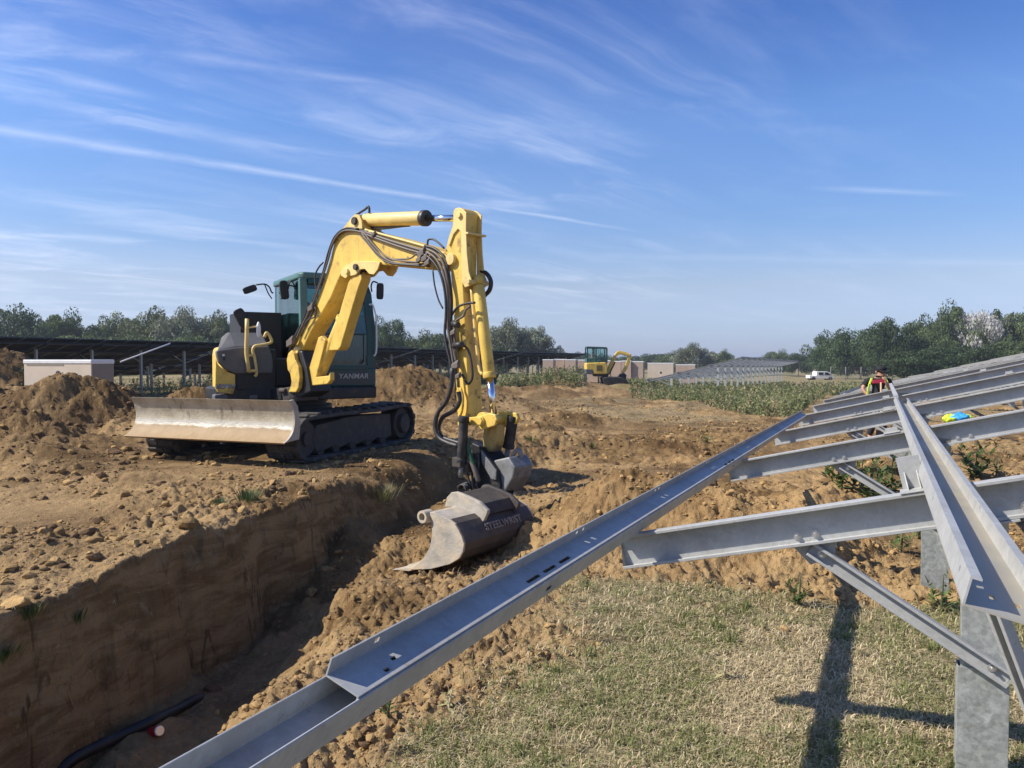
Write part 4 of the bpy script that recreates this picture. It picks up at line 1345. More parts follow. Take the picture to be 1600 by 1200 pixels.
# grey band with the maker's letters
mb = MB()
bl, br, bt, bb = .36, .93, 1.10, 0.94
poly = [(bl, bb), (br - .05, bb), (br - .015, bb + .03), (br, (bb + bt) / 2), (br - .015, bt - .03), (br - .05, bt), (bl, bt)]
mb.prism(FRH, poly, .852, .858)
band_ = mb.build('name_band', M['panelband'], cab)
c = hpx(551, 588, 0.862)
text_mesh('lettering', 'YANMAR', 0.098, HF(0.861, c[0] + .015, c[1]), LH, UP, M['letter'], band_, 0.002, shear=0.12, bold=0.002, space=1.08)
mb = MB(); mb.box(HF, 0.2, 0.87, .02, 1.0, .745, .905); mb.build('skirt', M['black'], cab, bevel=0.02)
mb = MB(); c = hpx(524, 607, .872); mb.box(HF, .872, .878, c[0] - .02, c[0] + .02, c[1] - .02, c[1] + .02); mb.build('decal', M['decalwhite'], cab)
# seat and levers
mb = MB(); mb.box(HF, -.45, .12, .24, .74, 1.18, 1.32); mb.prism(Fr(HF(0, 0, 0), FH, UP, -LH), [(-.42, 1.3), (-.30, 1.3), (-.42, 1.95), (-.52, 1.95)], -.72, -.26); mb.box(HF, -.56, -.42, .36, .62, 1.97, 2.14)
mb.build('seat', M['seat'], cab, bevel=0.03)
for b in (.2, .8):
    mb = MB(); mb.box(HF, -.2, .3, b - .05, b + .05, 1.16, 1.48); mb.cyl(HF(.25, b, 1.48), HF(.3, b, 1.66), .02, n=10); mb.build('console', M['seat'], cab, bevel=0.015)

# --- boom, in the vertical plane through the swing post and the stick
DB = Vector((0.747, -0.665, 0))
BF = Fr((-2.79, 10.05, 0), DB, UP)           # c points towards the camera


def plate(name, pxs, c0, c1, m, parent, cpl=None, bevel=0.012, mats=None):
    mb = MB(); mb.prism(BF, trace(pxs, BF, c1 if cpl is None else cpl), c0, c1)
    return mb.build(name, m, parent, bevel=bevel, segs=2)


def bp(px, py, c=0.0):
    return on_plane(px, py, BF(0, 0, c), BF.c)


BOOM = [(463, 556), (458.5, 545), (459.5, 528), (469, 517), (484, 490), (496, 465), (507, 434), (517, 400), (522, 378), (529, 363), (539, 352), (548, 340), (553, 335), (560, 336), (563, 346), (569, 356), (578, 361), (620, 371), (667, 384), (694, 394),
        (701, 404), (695, 422), (672, 421), (640, 418), (598, 414), (572, 411), (556, 411), (545, 414), (537, 421), (531, 432), (516, 467), (485, 519), (470, 552)]
boom = plate('boom', BOOM, -0.12, 0.12, M['yellow'], EX, bevel=0.016)
# weld-edge plates at the elbow and the foot
for c0, c1 in ((0.122, 0.142), (-0.142, -0.122)):
    plate('elbow_plate', [(533, 431), (532, 424), (540, 415), (552, 409), (566, 408), (594, 409), (590, 421), (584, 429), (577, 428), (570, 420), (563, 421), (556, 429), (549, 431), (544, 430), (540, 435)], c0, c1, M['yellow_pale'], boom, cpl=0.14, bevel=0.004)
    plate('boom_ear', [(540, 357), (545, 343), (552, 334.5), (559, 335), (563, 345), (564, 357)], c0, c1, M['yellow_pale'], boom, cpl=0.16, bevel=0.004)
for (x, y, r) in ((541, 424, .036), (555, 417, .036), (553, 345, .045), (463, 548, .05)):
    mb = MB(); mb.cyl(bp(x, y, 0.16) - BF.c * 0.335, bp(x, y, 0.16) + BF.c * 0.012, r, n=20); mb.build('pin', M['muddy'] if y in (417, 345) else M['yellow_pale'], boom, bevel=0.006)
mb = MB(); mb.tube([bp(556, 336, .05), bp(566, 330, .05), bp(573, 325, .05), bp(575.5, 322.5, .05), bp(577, 327, .05), bp(577, 333, .05)], 0.014, 8); mb.build('lamp_bracket', M['hose'], boom)

# swing bracket
sw = plate('swing_bracket', [(447.5, 562), (450, 552), (455, 547), (459, 552), (461, 562), (466, 573), (468, 590), (466, 606), (462, 613), (450, 613), (453.5, 604), (455, 596), (453, 584), (449, 578)], 0.16, 0.22, M['yellow'], EX, cpl=.22)
plate('swing_post', [(455, 545), (472, 548), (480, 575), (486, 612), (470, 621), (455, 617), (460, 590)], -0.16, 0.158, M['black'], sw, cpl=.15, bevel=0.02)
mb = MB(); mb.cyl(bp(447, 611, .22), bp(438, 610, .24), .035, n=14); mb.cyl(bp(468, 605, .0), bp(470, 628, .0), .22, n=24); mb.build('swing_pin', M['muddy'], sw, bevel=0.008)

# boom cylinder with its guards
p_lo, p_hi = bp(497, 592, .02), bp(568, 423, .02)
ax = (p_hi - p_lo)
bc = MB(); bc.cyl(p_lo, p_lo + ax * 0.56, 0.075, n=24); bc.cyl(p_lo + ax * .55, p_lo + ax * .585, .088, n=24)
bcyl = bc.build('boom_cylinder', M['yellow'], EX, bevel=0.006)
mb = MB(); mb.cyl(p_lo + ax * 0.57, p_hi, 0.04, n=20); mb.build('rod', M['chrome'], bcyl)
plate('rod_guard', [(546, 442), (551, 433), (566, 428), (567, 436), (561, 452), (534, 542), (530, 547), (515, 548)], -0.02, 0.12, M['yellow'], bcyl, cpl=.10, bevel=0.010)
plate('barrel_guard', [(497, 527), (502, 524.5), (508.5, 531), (494, 589), (513, 587), (516, 581), (516, 594), (511, 600), (482, 603), (476, 598)], 0.055, 0.12, M['yellow'], bcyl, cpl=.12, bevel=0.010)

# arm cylinder on top
a0, a1 = bp(556, 344, .0), bp(716, 341, .0)
ac = MB(); ac.cyl(bp(572, 344, 0), bp(662, 341, 0), 0.078, n=28)
acyl = ac.build('arm_cylinder', M['yellow_pale'], EX, bevel=0.006)
mb = MB(); mb.cyl(bp(661, 341, 0), bp(667, 341, 0), 0.088, n=28); mb.build('gland', M['hose'], acyl, bevel=.005)
mb = MB(); mb.cyl(bp(556, 344, 0), bp(573, 344, 0), .06, n=20); mb.build('cylinder_eye', M['hose'], acyl, bevel=.005)
mb = MB(); mb.cyl(bp(666, 341, 0), bp(712, 341, 0), 0.036, n=20); mb.build('rod', M['chrome'], acyl)
mb = MB(); mb.tube([bp(575, 357, .0), bp(600, 356, 0), bp(625, 353, 0), bp(640, 351.5, 0)], 0.02, 8); mb.build('cylinder_pipe', M['hose'], acyl)

# stick
STICK = [(708, 330), (711, 325.5), (716, 324), (722, 326.5), (726, 332), (725, 345), (724, 360), (723, 445), (727, 514), (731, 600), (733, 652), (715, 652), (712, 602), (708.5, 485), (704, 424), (698, 402), (696, 391), (701, 370), (707, 353)]
stick = plate('stick', STICK, -0.10, 0.10, M['yellow'], EX, bevel=0.010)
for c0, c1 in ((0.102, 0.118), (-0.118, -0.102)):
    plate('stick_cheek', [(708, 330), (711, 325.5), (716, 324), (722, 326.5), (727, 332), (726.5, 358), (728, 395), (731, 425), (735, 437), (733, 446), (725, 449), (720, 440), (719, 362), (714, 357), (707, 366), (700, 385), (699, 375), (707, 352)], c0, c1, M['yellow_pale'], stick, cpl=.13, bevel=.004)
for (x, y, r) in ((717, 336, .030), (732, 440, .026), (704, 405, .06), (722, 656, .04)):
    mb = MB(); mb.cyl(bp(x, y, 0.13) - BF.c * 0.275, bp(x, y, 0.13) + BF.c * 0.014, r, n=18); mb.build('pin', M['yellow_pale'], stick, bevel=.004)
mb = MB(); mb.box(Fr(bp(741, 365, 0), DB, UP), -0.02, 0.03, -0.02, 0.0, -0.15, 0.12); mb.build('stop_plate', M['yellow_pale'], stick, bevel=.004)

# bucket cylinder down the front of the stick
b0, b1, b2 = bp(747.5, 446, 0), bp(765, 589, 0), bp(771.5, 650, 0)
mb = MB(); mb.cyl(b0, b1, 0.060, n=24); mb.cyl(b1 - (b1 - b0).normalized() * 0.05, b1 + (b1 - b0).normalized() * 0.01, .068, n=24); mb.sphere(bp(747, 438, 0), .06, 14)
bk = mb.build('bucket_cylinder', M['yellow'], EX, bevel=.005)
mb = MB(); mb.cyl(b1, b2, 0.036, n=20); mb.build('rod', M['chrome'], bk)
mb = MB(); mb.tube([bp(737, 452, .03), bp(739, 475, .03), bp(745, 540, .03), bp(750, 580, .03), bp(757, 584, .03)], .018, 8); mb.build('cylinder_pipe', M['yellow_pale'], bk)

# linkage
for c0, c1 in ((0.135, 0.175), (-0.175, -0.135)):
    lk = plate('rocker_link', [(715, 657), (722, 650), (735, 652), (752, 650), (766, 645), (776, 648), (779, 656), (775, 665), (766, 668), (752, 664), (730, 664), (719, 666)], c0, c1, M['yellow'], EX, cpl=.15, bevel=.008)
mb = MB()
cpin = bp(771, 656, 0)
mb.cyl(cpin - BF.c * .24, cpin + BF.c * .20, .05, n=20); mb.cyl(cpin - BF.c * .20, cpin - BF.c * .13, .085, n=20); mb.cyl(cpin + BF.c * .1, cpin + BF.c * .17, .085, n=20); mb.cyl(cpin + BF.c * .17, cpin + BF.c * .215, .045, n=6)
mb.build('link_pin', M['yellow'], EX, bevel=.006)
plate('bucket_link', [(757, 664), (777, 664), (777, 690), (772, 706), (757, 706), (755, 690)], -0.07, 0.05, M['linkgrime'], EX, cpl=.04, bevel=.012)

# --- tilting rotator
TR = plate('tilt_rotator', [(728, 702), (738, 692), (753, 699), (777, 735), (781, 760), (776, 782), (742, 782), (734, 764), (741, 742)], -0.14, 0.10, M['black'], EX, cpl=.10, bevel=.01)
plate('cheek_plate', [(751, 703), (775, 735), (774, 750), (767, 748), (753, 724)], 0.104, 0.125, M['castgrey'], TR, cpl=.125, bevel=.004)
plate('hitch_box', [(776, 719), (803, 713), (813, 729), (809, 746), (797, 766), (780, 771), (777, 737)], -0.22, 0.06, M['castgrey'], TR, cpl=-.02, bevel=.014)
mb = MB(); mb.tube([bp(800, 716, -.1), bp(804, 707, -.1), bp(809, 703, -.1), bp(814, 707, -.1), bp(814, 715, -.1), bp(809, 723, -.1), bp(804, 727, -.1)], .020, 10); mb.build('lifting_hook', M['castgrey'], TR)
for (x0, y0, x1, y1, x2, y2, r, c) in ((725, 652, 721, 722, 720, 746, .048, .26), (802, 651, 794, 700, 790, 722, .055, -.16)):
    mb = MB(); p, q, s_ = bp(x0, y0, c), bp(x1, y1, c), bp(x2, y2, c)
    mb.cyl(p, q, r, n=20); mb.cyl(p - (q - p).normalized() * .01, p + (q - p).normalized() * .05, r * 1.12, n=20); mb.cyl(q - (q - p).normalized() * .04, q, r * 1.15, n=20)
    tcyl = mb.build('tilt_cylinder', M['rubber'], TR, bevel=.005)
    mb = MB(); mb.cyl(q, s_, r * .5, n=16); mb.build('rod', M['castgrey'], tcyl)
mb = MB(); mb.cyl(bp(762, 770, 0), bp(763, 806, 0), .24, .22, n=28); mb.cyl(bp(762, 782, 0), bp(762, 792, 0), .27, n=28)
mb.build('rotor', M['muddy'], TR, bevel=.012)
mb = MB(); p = bp(742, 776, .26); mb.cyl(p, p - BF.c * .34 + DB * .02, .055, n=20); mb.build('motor', M['castgrey'], TR, bevel=.006)
mb = MB(); mb.box(Fr(bp(757, 778, .12), DB, UP), -.10, .16, -.10, .08, -.05, .08); mb.cyl(bp(757, 765, .2), bp(772, 762, .0), .05, n=14); mb.build('gear_housing', M['muddy'], TR, bevel=.015)
plate('clevis', [(770, 772), (778, 760), (780, 757), (777, 772), (782, 770), (792, 773), (792, 782), (770, 784)], .06, .10, M['castgrey'], TR, cpl=.1, bevel=.004)
mb = MB()
for k in range(4):
    cc = bp(722 + 2.2 * k, 766 - k, .28 - .03 * k); pts = [cc + DB * (.055 * math.cos(t)) + UP * (.055 * math.sin(t)) for t in np.linspace(0, 5.6, 14)]
    mb.tube(pts, .011, 6, smoothpath=2)
mb.build('hose_coil', M['hose'], TR)
for k in range(3):
    x = 729 + 9 * k
    mb = MB(); mb.tube([bp(x, 700 + 4 * k, .13), bp(x - 3 + 2 * k, 720 + 3 * k, .17), bp(x + 2 - 2 * k, 744, .15), bp(x + 8 - 5 * k, 766 - 3 * k, .16)], .012, 7); mb.build('hose', M['hose'], TR)
mb = MB(); mb.box(Fr(bp(719, 722, .26), DB, UP), -.07, .05, -.05, .05, -.05, .05); mb.box(Fr(bp(729, 728, .2), DB, UP), -.05, .06, -.06, .03, -.05, .05); mb.build('manifold', M['muddy'], TR, bevel=.01)
mb = MB(); mb.tube([bp(727, 655, .2), bp(727, 672, .21), bp(729, 690, .22), bp(735, 712, .22), bp(742, 732, .2)], .022, 8); mb.build('hose_sleeve', M['green'], TR)
mb = MB(); mb.tube([bp(728, 706, .2), bp(737, 722, .21), bp(744, 740, .2), bp(748, 752, .18)], .026, 8); mb.build('hose', M['hosegrey'], TR)

# --- ditching bucket
KO = Vector((-0.882, 6.84, -0.20))
KF = Fr(KO, (0.8, -0.6, 0), UP)              # a: backwards, c: towards the camera
def kt(pxs, c=0.0): return trace(pxs, KF, c)
sheet = kt([(640, 889.5), (675, 888.5), (705, 881), (720, 872), (726, 861), (727.5, 849), (724, 838), (719, 828), (713, 818), (704, 811), (692, 805), (681, 800), (671, 800)])
inner = []
for i, (a, b) in enumerate(sheet):
    p, q = sheet[max(i - 1, 0)], sheet[min(i + 1, len(sheet) - 1)]
    t = Vector((q[0] - p[0], q[1] - p[1])).normalized()
    inner.append((a - t.y * 0.022, b + t.x * 0.022))
WB = 1.02
mb = MB(); mb.prism(KF, sheet + inner[::-1], -WB, 0.0, 0)
# worn inside floor and the lit outer top share the steel; the back is darkened, its shade put into the colour
bucket = mb.build('bucket', [M['bucket'], M['bucketback']], EX)
for p in bucket.data.polygons:
    nrm = p.normal
    if nrm.dot(KF.a) > 0.35 and p.area > 0.02:
        p.material_index = 1
sp_ = kt([(643, 889.5), (675, 888.5), (705, 881), (720, 872), (726, 861), (727.5, 849), (724, 838), (719, 828), (713, 818), (704, 811), (692, 805), (681, 799.5), (674, 800), (677, 818), (677.5, 836), (674, 855), (664, 872)])
for c in (0.0, -WB - .022):
    mb = MB(); mb.prism(KF, sp_, c + .001, c + .022); mb.build('side_plate', M['bucket'], bucket, bevel=.004)
ed = kt([(611, 890), (646, 886), (655, 889.5), (640, 892)])
mb = MB(); mb.prism(KF, ed, -WB - .01, .012); mb.build('cutting_edge', M['bucket'], bucket, bevel=.003)
st = kt([(662, 801), (671, 799), (677, 806), (677.5, 836), (674, 855), (663, 873), (655, 876), (668, 850), (668, 825), (664, 815)])
# pipe end at the top corner
c = KF(*kt([(667, 806)])[0], 0)
mb = MB()
ring = []
n = 24
for (r, cc) in ((.055, .065), (.055, -.04), (.034, -.04), (.034, .065)):
    for i in range(n):
        t = 2 * math.pi * i / n
        ring.append(c + KF.a * (r * math.cos(t)) + UP * (r * math.sin(t)) + KF.c * cc)
fs = [(k * n + i, k * n + (i + 1) % n, ((k + 1) % 4) * n + (i + 1) % n, ((k + 1) % 4) * n + i) for k in range(4) for i in range(n)]
mb.add(ring, fs, 0, False); mb.build('pipe_end', M['bucket'], bucket)
for cc in (-0.34, -0.80):
    ear = kt([(697, 792), (700, 777), (707, 769), (715, 768), (735, 776), (751, 784), (764, 797), (763, 803), (757, 815), (740, 805), (718, 792)], -0.34)
    mb = MB(); mb.prism(KF, ear, cc - .02, cc + .02); mb.build('hitch_ear', M['bucket'] if cc > -.5 else M['bucketback'], bucket, bevel=.006)
mb = MB(); e2 = kt([(700, 790), (707, 772), (716, 771), (750, 788), (757, 806), (718, 796)], -0.34); mb.prism(KF, e2, -.79, -.37); mb.build('hitch_block', M['muddy'], bucket, bevel=.01)
# lettering along the back
s0, s1 = Vector(sheet[7]), Vector(sheet[8])
i0 = 6
pa, pb = Vector(sheet[5]), Vector(sheet[7])
mid = pa * 0.35 + pb * 0.65; upv = (pb - pa).normalized()
nrm2 = Vector((upv.y, -upv.x))
if nrm2.x < 0: nrm2 = -nrm2
o_ = KF(mid.x + nrm2.x * .022, mid.y + nrm2.y * .022, -0.56)
text_mesh('lettering', 'STEELWRIST', 0.092, o_, -KF.c, KF.a * upv.x + UP * upv.y, M['lettergrime'], bucket, .002, bold=.002, space=1.05)

# --- hoses on the boom and stick
HG = [
    ('hose', 'hose', .018, .165, [(452, 552), (457, 535), (466, 517), (481, 487), (494, 457), (505, 425), (514, 392), (524, 369), (540, 357), (560, 358)]),
    ('hose', 'hose', .017, .150, [(454, 548), (460, 528), (470, 508), (486, 478), (498, 448), (509, 416), (518, 386), (529, 366), (545, 358), (575, 362)]),
    ('hose', 'hosegrey', .015, .170, [(456, 556), (463, 530), (474, 505), (489, 474), (501, 442), (512, 408), (520, 380), (533, 363), (550, 360), (580, 366)]),
    ('hose', 'hose', .012, .175, [(470, 525), (478, 508), (488, 490), (492, 478), (486, 474), (480, 482), (476, 494), (468, 512)]),
    ('hose', 'hose', .012, .18, [(474, 510), (483, 499), (492, 495), (494, 484), (488, 476)]),
    ('hose', 'hose', .013, .05, [(497, 466), (494, 452), (492, 432), (498, 418), (505, 410)]),
    ('hard_pipe', 'yellow_pale', .017, .155, [(577, 361), (600, 367), (640, 378), (668, 386)]),
    ('hard_pipe', 'hosegrey', .020, .168, [(570, 362), (600, 373), (635, 384), (662, 392)]),
    ('hard_pipe', 'hosegrey', .017, .170, [(566, 364), (600, 377), (632, 388), (660, 396)]),
    ('hose', 'hosegrey', .013, .185, [(569, 364), (580, 378), (595, 394), (612, 405), (632, 408), (655, 410)]),
    ('hose', 'hosegrey', .013, .19, [(566, 365), (577, 380), (592, 397), (612, 409), (640, 413), (664, 412)]),
    ('hose', 'hose', .012, .20, [(562, 366), (576, 382), (592, 401), (610, 411), (640, 414), (672, 416)]),
    ('hose', 'hosegrey', .012, .18, [(616, 405), (640, 404), (652, 396), (662, 399)]),
    ('hose', 'hose', .019, .16, [(664, 384), (678, 388), (690, 397), (698, 412), (703, 440), (706, 470), (705, 500), (708, 530), (712, 560)]),
    ('hose', 'hosegrey', .019, .185, [(662, 388), (676, 393), (687, 402), (695, 418), (700, 445), (703, 475), (702, 505), (706, 535), (714, 570)]),
    ('hose', 'hosegrey', .018, .20, [(660, 392), (674, 398), (684, 408), (692, 424), (698, 450), (700, 480), (700, 512), (705, 545), (711, 585)]),
    ('hose', 'hose', .018, .215, [(658, 396), (670, 402), (681, 414), (689, 430), (695, 455), (697, 485), (695, 520), (699, 545), (706, 575)]),
    ('hose', 'hose', .011, .23, [(676, 420), (679, 445), (685, 468), (692, 482)]),
    ('hose', 'hose', .014, .14, [(668, 385), (669, 375), (677, 374), (686, 380), (694, 388)]),
    ('hose', 'hose', .016, .16, [(704, 495), (715, 480), (730, 474), (742, 473)]),
    ('hose', 'hosegrey', .016, .17, [(704, 510), (714, 500), (724, 494), (728, 484), (735, 478)]),
    ('hose', 'hose', .026, -.10, [(752, 424), (761, 428), (767, 440), (765, 453), (758, 461), (755, 464)]),
    ('hard_pipe', 'hosegrey', .016, .155, [(706, 500), (707, 540), (709, 580), (712, 610)]),
    ('hard_pipe', 'hosegrey', .016, .175, [(709, 500), (711, 540), (713, 575), (716, 605)]),
    ('hose', 'hose', .026, .30, [(707, 575), (705, 605), (697, 628), (684, 645), (680, 668), (686, 684), (700, 692), (716, 697)]),
    ('hose', 'hose', .026, .24, [(717, 612), (718, 628), (709, 642), (692, 652), (685, 668), (690, 682), (704, 688), (720, 693)]),
    ('hose', 'hose', .016, .15, [(716, 548), (724, 540), (732, 548), (737, 570), (738, 590), (731, 600), (722, 585)]),
    ('hose', 'yellow', .020, .16, [(719, 606), (723, 620), (722, 640), (718, 652)]),
    ('hose', 'hose', .014, .19, [(699, 470), (696, 500), (702, 525), (698, 545), (705, 562)]),
]
for nm, m_, r, c, pts in HG:
    mb = MB(); mb.tube([bp(x, y, c - .02) for x, y in pts], r * (.78 if r < .022 else .9), 8, smoothpath=4); mb.build(nm, M[m_], EX)
for (x, y, c, s) in ((659, 396, .19, .05), (664, 404, .19, .045), (655, 406, .20, .04), (668, 411, .2, .04), (712, 572, .2, .05), (708, 520, .19, .035), (716, 588, .2, .035), (486, 482, .17, .05), (455, 535, .2, .07), (584, 366, .165, .03)):
    mb = MB(); fr = Fr(bp(x, y, c), (DB + UP * .3).normalized(), UP)
    mb.box(fr, -s, s, -s * .6, s * .6, -s * .5, s * .5); mb.cyl(bp(x, y, c) - DB * s, bp(x, y, c) + DB * s + UP * s, s * .4, n=10)
    mb.build('hose_clamp', M['hosegrey'], EX, bevel=.006)
for (x0, y0, x1, y1) in ((708, 505, 716, 508), (709, 540, 722, 538)):
    mb = MB(); mb.cyl(bp(x0, y0, .16), bp(x1, y1, .19), .03, n=10); mb.build('hose_clamp', M['hose'], EX)

# ------------------------------------------------------------------ placing things on the ground seen at a pixel
def hit(px, py):
    d = ray(px, py)
    ts = np.exp(np.linspace(math.log(1.2), math.log(400), 1500))
    x, y, z = d.x * ts, d.y * ts, CAM_H + d.z * ts
    g = ground_fields(x, y)[0]
    k = np.argmax(z < g)
    if k == 0 and not z[0] < g[0]: k = len(ts) - 1
    a, b = ts[max(k - 1, 0)], ts[k]
    for _ in range(12):
        m = (a + b) / 2
        if CAM_H + d.z * m < gz(d.x * m, d.y * m): b = m
        else: a = m
    return Vector((d.x * b, d.y * b, gz(d.x * b, d.y * b)))


# ------------------------------------------------------------------ people
def skin_obj(name, verts, edges, radii, m, parent, sub=1, root=0):
    org = Vector((0, 0, 0)); q = parent
    while q is not None:
        org = org + q.location; q = q.parent
    me = bpy.data.meshes.new(name)
    me.from_pydata([tuple(Vector(v) - org) for v in verts], edges, [])
    me.materials.append(m)
    o = link(name, me, parent)
    md = o.modifiers.new('skin', 'SKIN'); md.use_smooth_shade = True; md.branch_smoothing = 0.6
    sv = me.skin_vertices[0].data if me.skin_vertices else None
    if sv is None:
        bm = bmesh.new(); bm.from_mesh(me); bm.verts.layers.skin.verify(); bm.to_mesh(me); bm.free()
        sv = me.skin_vertices[0].data
    for i, r in enumerate(radii):
        sv[i].radius = r if hasattr(r, '__len__') else (r, r)
        sv[i].use_root = (i == root)
    s = o.modifiers.new('sub', 'SUBSURF'); s.levels = s.render_levels = sub
    return o


def human(label, base, J, shirt, trousers, extras=True, group=None):
    root = thing('person', base, label, 'person', group)
    V, E, Rd = [], [], []
    def add(p, r, parent=None):
        V.append(Vector(p)); Rd.append(r)
        if parent is not None: E.append((parent, len(V) - 1))
        return len(V) - 1
    pel = add(J['pelvis'], (.135, .105)); wai = add(J['waist'], (.125, .10), pel); che = add(J['chest'], (.145, .11), wai)
    upc = add(Vector(J['chest']).lerp(Vector(J['neck']), .55), (.12, .09), che)
    nec = add(J['neck'], .055, upc)
    H = Vector(J['head']); f = Vector(J['face']).normalized(); up = (H - Vector(J['neck'])).normalized()
    jaw = add(H - up * .055 + f * .018, (.062, .07), nec); sk = add(H + up * .02, (.078, .095), jaw); add(H + up * .085 - f * .01, (.06, .07), sk)
    for sd in ('l', 'r'):
        sh = add(J['sh' + sd], .066, upc); el = add(J['el' + sd], .046, sh); wr = add(J['wr' + sd], .030, el)
        hd = Vector(J['hd' + sd]).normalized(); ax = (Vector(J['wr' + sd]) - Vector(J['el' + sd])).normalized()
        pn = Vector(J['pn' + sd]).normalized(); across = hd.cross(pn).normalized()
        W_ = Vector(J['wr' + sd])
        pm = add(W_ + hd * .055, (.036, .020), wr)
        for k in range(4):
            o_ = W_ + hd * .085 + across * (-.030 + .020 * k)
            a_ = add(o_, .0095, pm); L = (.062, .075, .070, .055)[k]
            b_ = add(o_ + (hd * .75 + pn * .5).normalized() * L * .55, .0085, a_); add(o_ + (hd * .75 + pn * .5).normalized() * L * .55 + (hd * .2 + pn).normalized() * L * .45, .0075, b_)
        t_ = add(W_ + hd * .035 - across * .040 + pn * .01, .0105, pm); add(W_ + hd * .068 - across * .055 + pn * .030, .009, t_)
        hp = add(J['hip' + sd], .092, pel); kn = add(J['kn' + sd], .060, hp); an = add(J['an' + sd], .042, kn); add(Vector(J['an' + sd]) + Vector(J['toe' + sd]), .038, an)
    skin_obj('body', V, E, Rd, M['skin'], root, sub=1)
    # face features and cap
    mb = MB(); side = up.cross(f).normalized()
    for s in (-1, 1): mb.sphere(H + f * .082 + up * .012 + side * (.032 * s), .012, 8)
    mb.build('eyes', M['shirt'], root)
    mb = MB(); mb.sphere(H + f * .098 - up * .018, .017, 8, 0, (1, 1, 1.5)); mb.build('nose', M['skin'], root)
    for s in (-1, 1):
        mb = MB(); mb.sphere(H + side * (.082 * s) - f * .01, .026, 8, 0, (.6, .8, 1.2)); mb.build('ear', M['skin'], root)
    # shirt
    V2, E2, R2 = [], [], []
    def a2(p, r, q=None):
        V2.append(Vector(p)); R2.append(r)
        if q is not None: E2.append((q, len(V2) - 1))
        return len(V2) - 1
    p = a2(Vector(J['pelvis']).lerp(Vector(J['waist']), .05), (.160, .125)); w = a2(J['waist'], (.152, .122), p); c = a2(J['chest'], (.170, .132), w); u = a2(V[upc], (.142, .105), c); a2(Vector(J['neck']) - up * .02, .066, u)
    for sd in ('l', 'r'):
        s = a2(J['sh' + sd], .083, u); a2(Vector(J['sh' + sd]).lerp(Vector(J['el' + sd]), .72), .064, s)
    skin_obj('shirt', V2, E2, R2, shirt, root, sub=2)
    V2, E2, R2 = [], [], []
    p = a2(J['pelvis'], (.158, .125)); a2(Vector(J['pelvis']).lerp(Vector(J['waist']), .4), (.14, .115), p)
    for sd in ('l', 'r'):
        h = a2(J['hip' + sd], .108, p); k = a2(J['kn' + sd], .076, h); a2(Vector(J['an' + sd]) + UP * .03, .066, k)
    skin_obj('trousers', V2, E2, R2, trousers, root, sub=1)
    for sd in ('l', 'r'):
        a = Vector(J['an' + sd]); t = Vector(J['toe' + sd])
        skin_obj('boot', [a + UP * .04, a - UP * .035 - t * .15, a - UP * .035 + t * .6, a - UP * .045 + t * 1.15], [(0, 1), (1, 2), (2, 3)], [.055, .058, .052, .042], M['black'], root, sub=1)
    return root, H, f, up, side


# the worker among the rafters
YW = 15.4
g0 = gz(7.3, YW)
def wp(x, y, dy=0.0): return P(x, y, YW + dy)
pel = wp(1371, 630); px_m = YW / FPX
J = dict(pelvis=pel, waist=wp(1371.5, 614), chest=wp(1372, 602), neck=wp(1374, 590.5, -.02), head=wp(1375.5, 581.5, -.05), face=(0.10, -0.95, -0.25),
         shl=wp(1388.5, 594), ell=wp(1393, 613, -.10), wrl=wp(1385, 599, -.22), hdl=(-.35, .05, .9), pnl=(-.5, .7, .2),
         shr=wp(1356, 594.5), elr=wp(1347, 608, -.02), wrr=wp(1359, 620, -.16), hdr=(.75, -.3, .1), pnr=(.2, .3, -.9),
         hipl=wp(1378.5, 634), hipr=wp(1363.5, 634), knl=wp(1380, 668, -.04), knr=wp(1362, 668, -.02),
         anl=Vector((wp(1381, 600).x, YW, g0 + .09)), anr=Vector((wp(1361, 600).x, YW + .05, g0 + .09)), toel=(.03, -.15, -.02), toer=(-.03, -.15, -.02))
wk, H, f, up, side = human('worker in black shirt and open hi-vis vest with one hand raised to his mouth', Vector((pel.x, YW, g0)), J, M['shirt'], M['trouser'])
mb = MB(); mb.sphere(H + up * .062, .106, 18, 0, (.95, 1.1, .72)); mb.prism(Fr(H + up * .060, side, f, up), [(-.085, .08), (.085, .08), (.075, .17), (.04, .20), (-.04, .20), (-.075, .17)], -.012, .002)
mb.build('cap', M['shirt'], wk)
mb = MB()
for s, xs in ((1, (1362.5, 1359, 1356.5, 1356)), (-1, (1384.5, 1387.5, 1387, 1386))):
    ys = (590.5, 600, 612, 627)
    dp = (-.11, -.175, -.17, -.165)
    o = [wp(x, y, d) for x, y, d in zip(xs, ys, dp)]
    w = 3.0 * px_m
    vs = []
    for q in o: vs += [q - Vector((w / 2, 0, 0)), q + Vector((w / 2, 0, 0)), q + Vector((w / 2, .02, 0)), q - Vector((w / 2, -.02, 0))]
    fs = [(i * 4 + k, i * 4 + (k + 1) % 4, i * 4 + 4 + (k + 1) % 4, i * 4 + 4 + k) for i in range(3) for k in range(4)] + [(0, 1, 2, 3), (12, 13, 14, 15)]
    one = MB(); one.add(vs, fs); one.build('vest_strip', M['hivis'], wk, bevel=.004)
mb = MB(); a, b = wp(1363.5, 598.5, -.165), wp(1382, 593.5, -.165)
mb.box(Fr(wp(1373, 596, -.165), (1, 0, .05), (-.05, 0, 1)), -9.5 * px_m, 9.5 * px_m, -2.6 * px_m, 2.6 * px_m, -.005, .012); mb.build('print_band', M['pink'], wk, bevel=.004)
tl = thing('wooden_pole', wp(1367, 640, -.3), 'pale wooden tool handle leaning against the worker in black', 'tool handle')
mb = MB(); mb.cyl(Vector((wp(1362, 640).x, YW - .42, g0)), wp(1376.5, 597.5, -.22), .019, .017, n=12); mb.build('handle', M['wood'], tl)
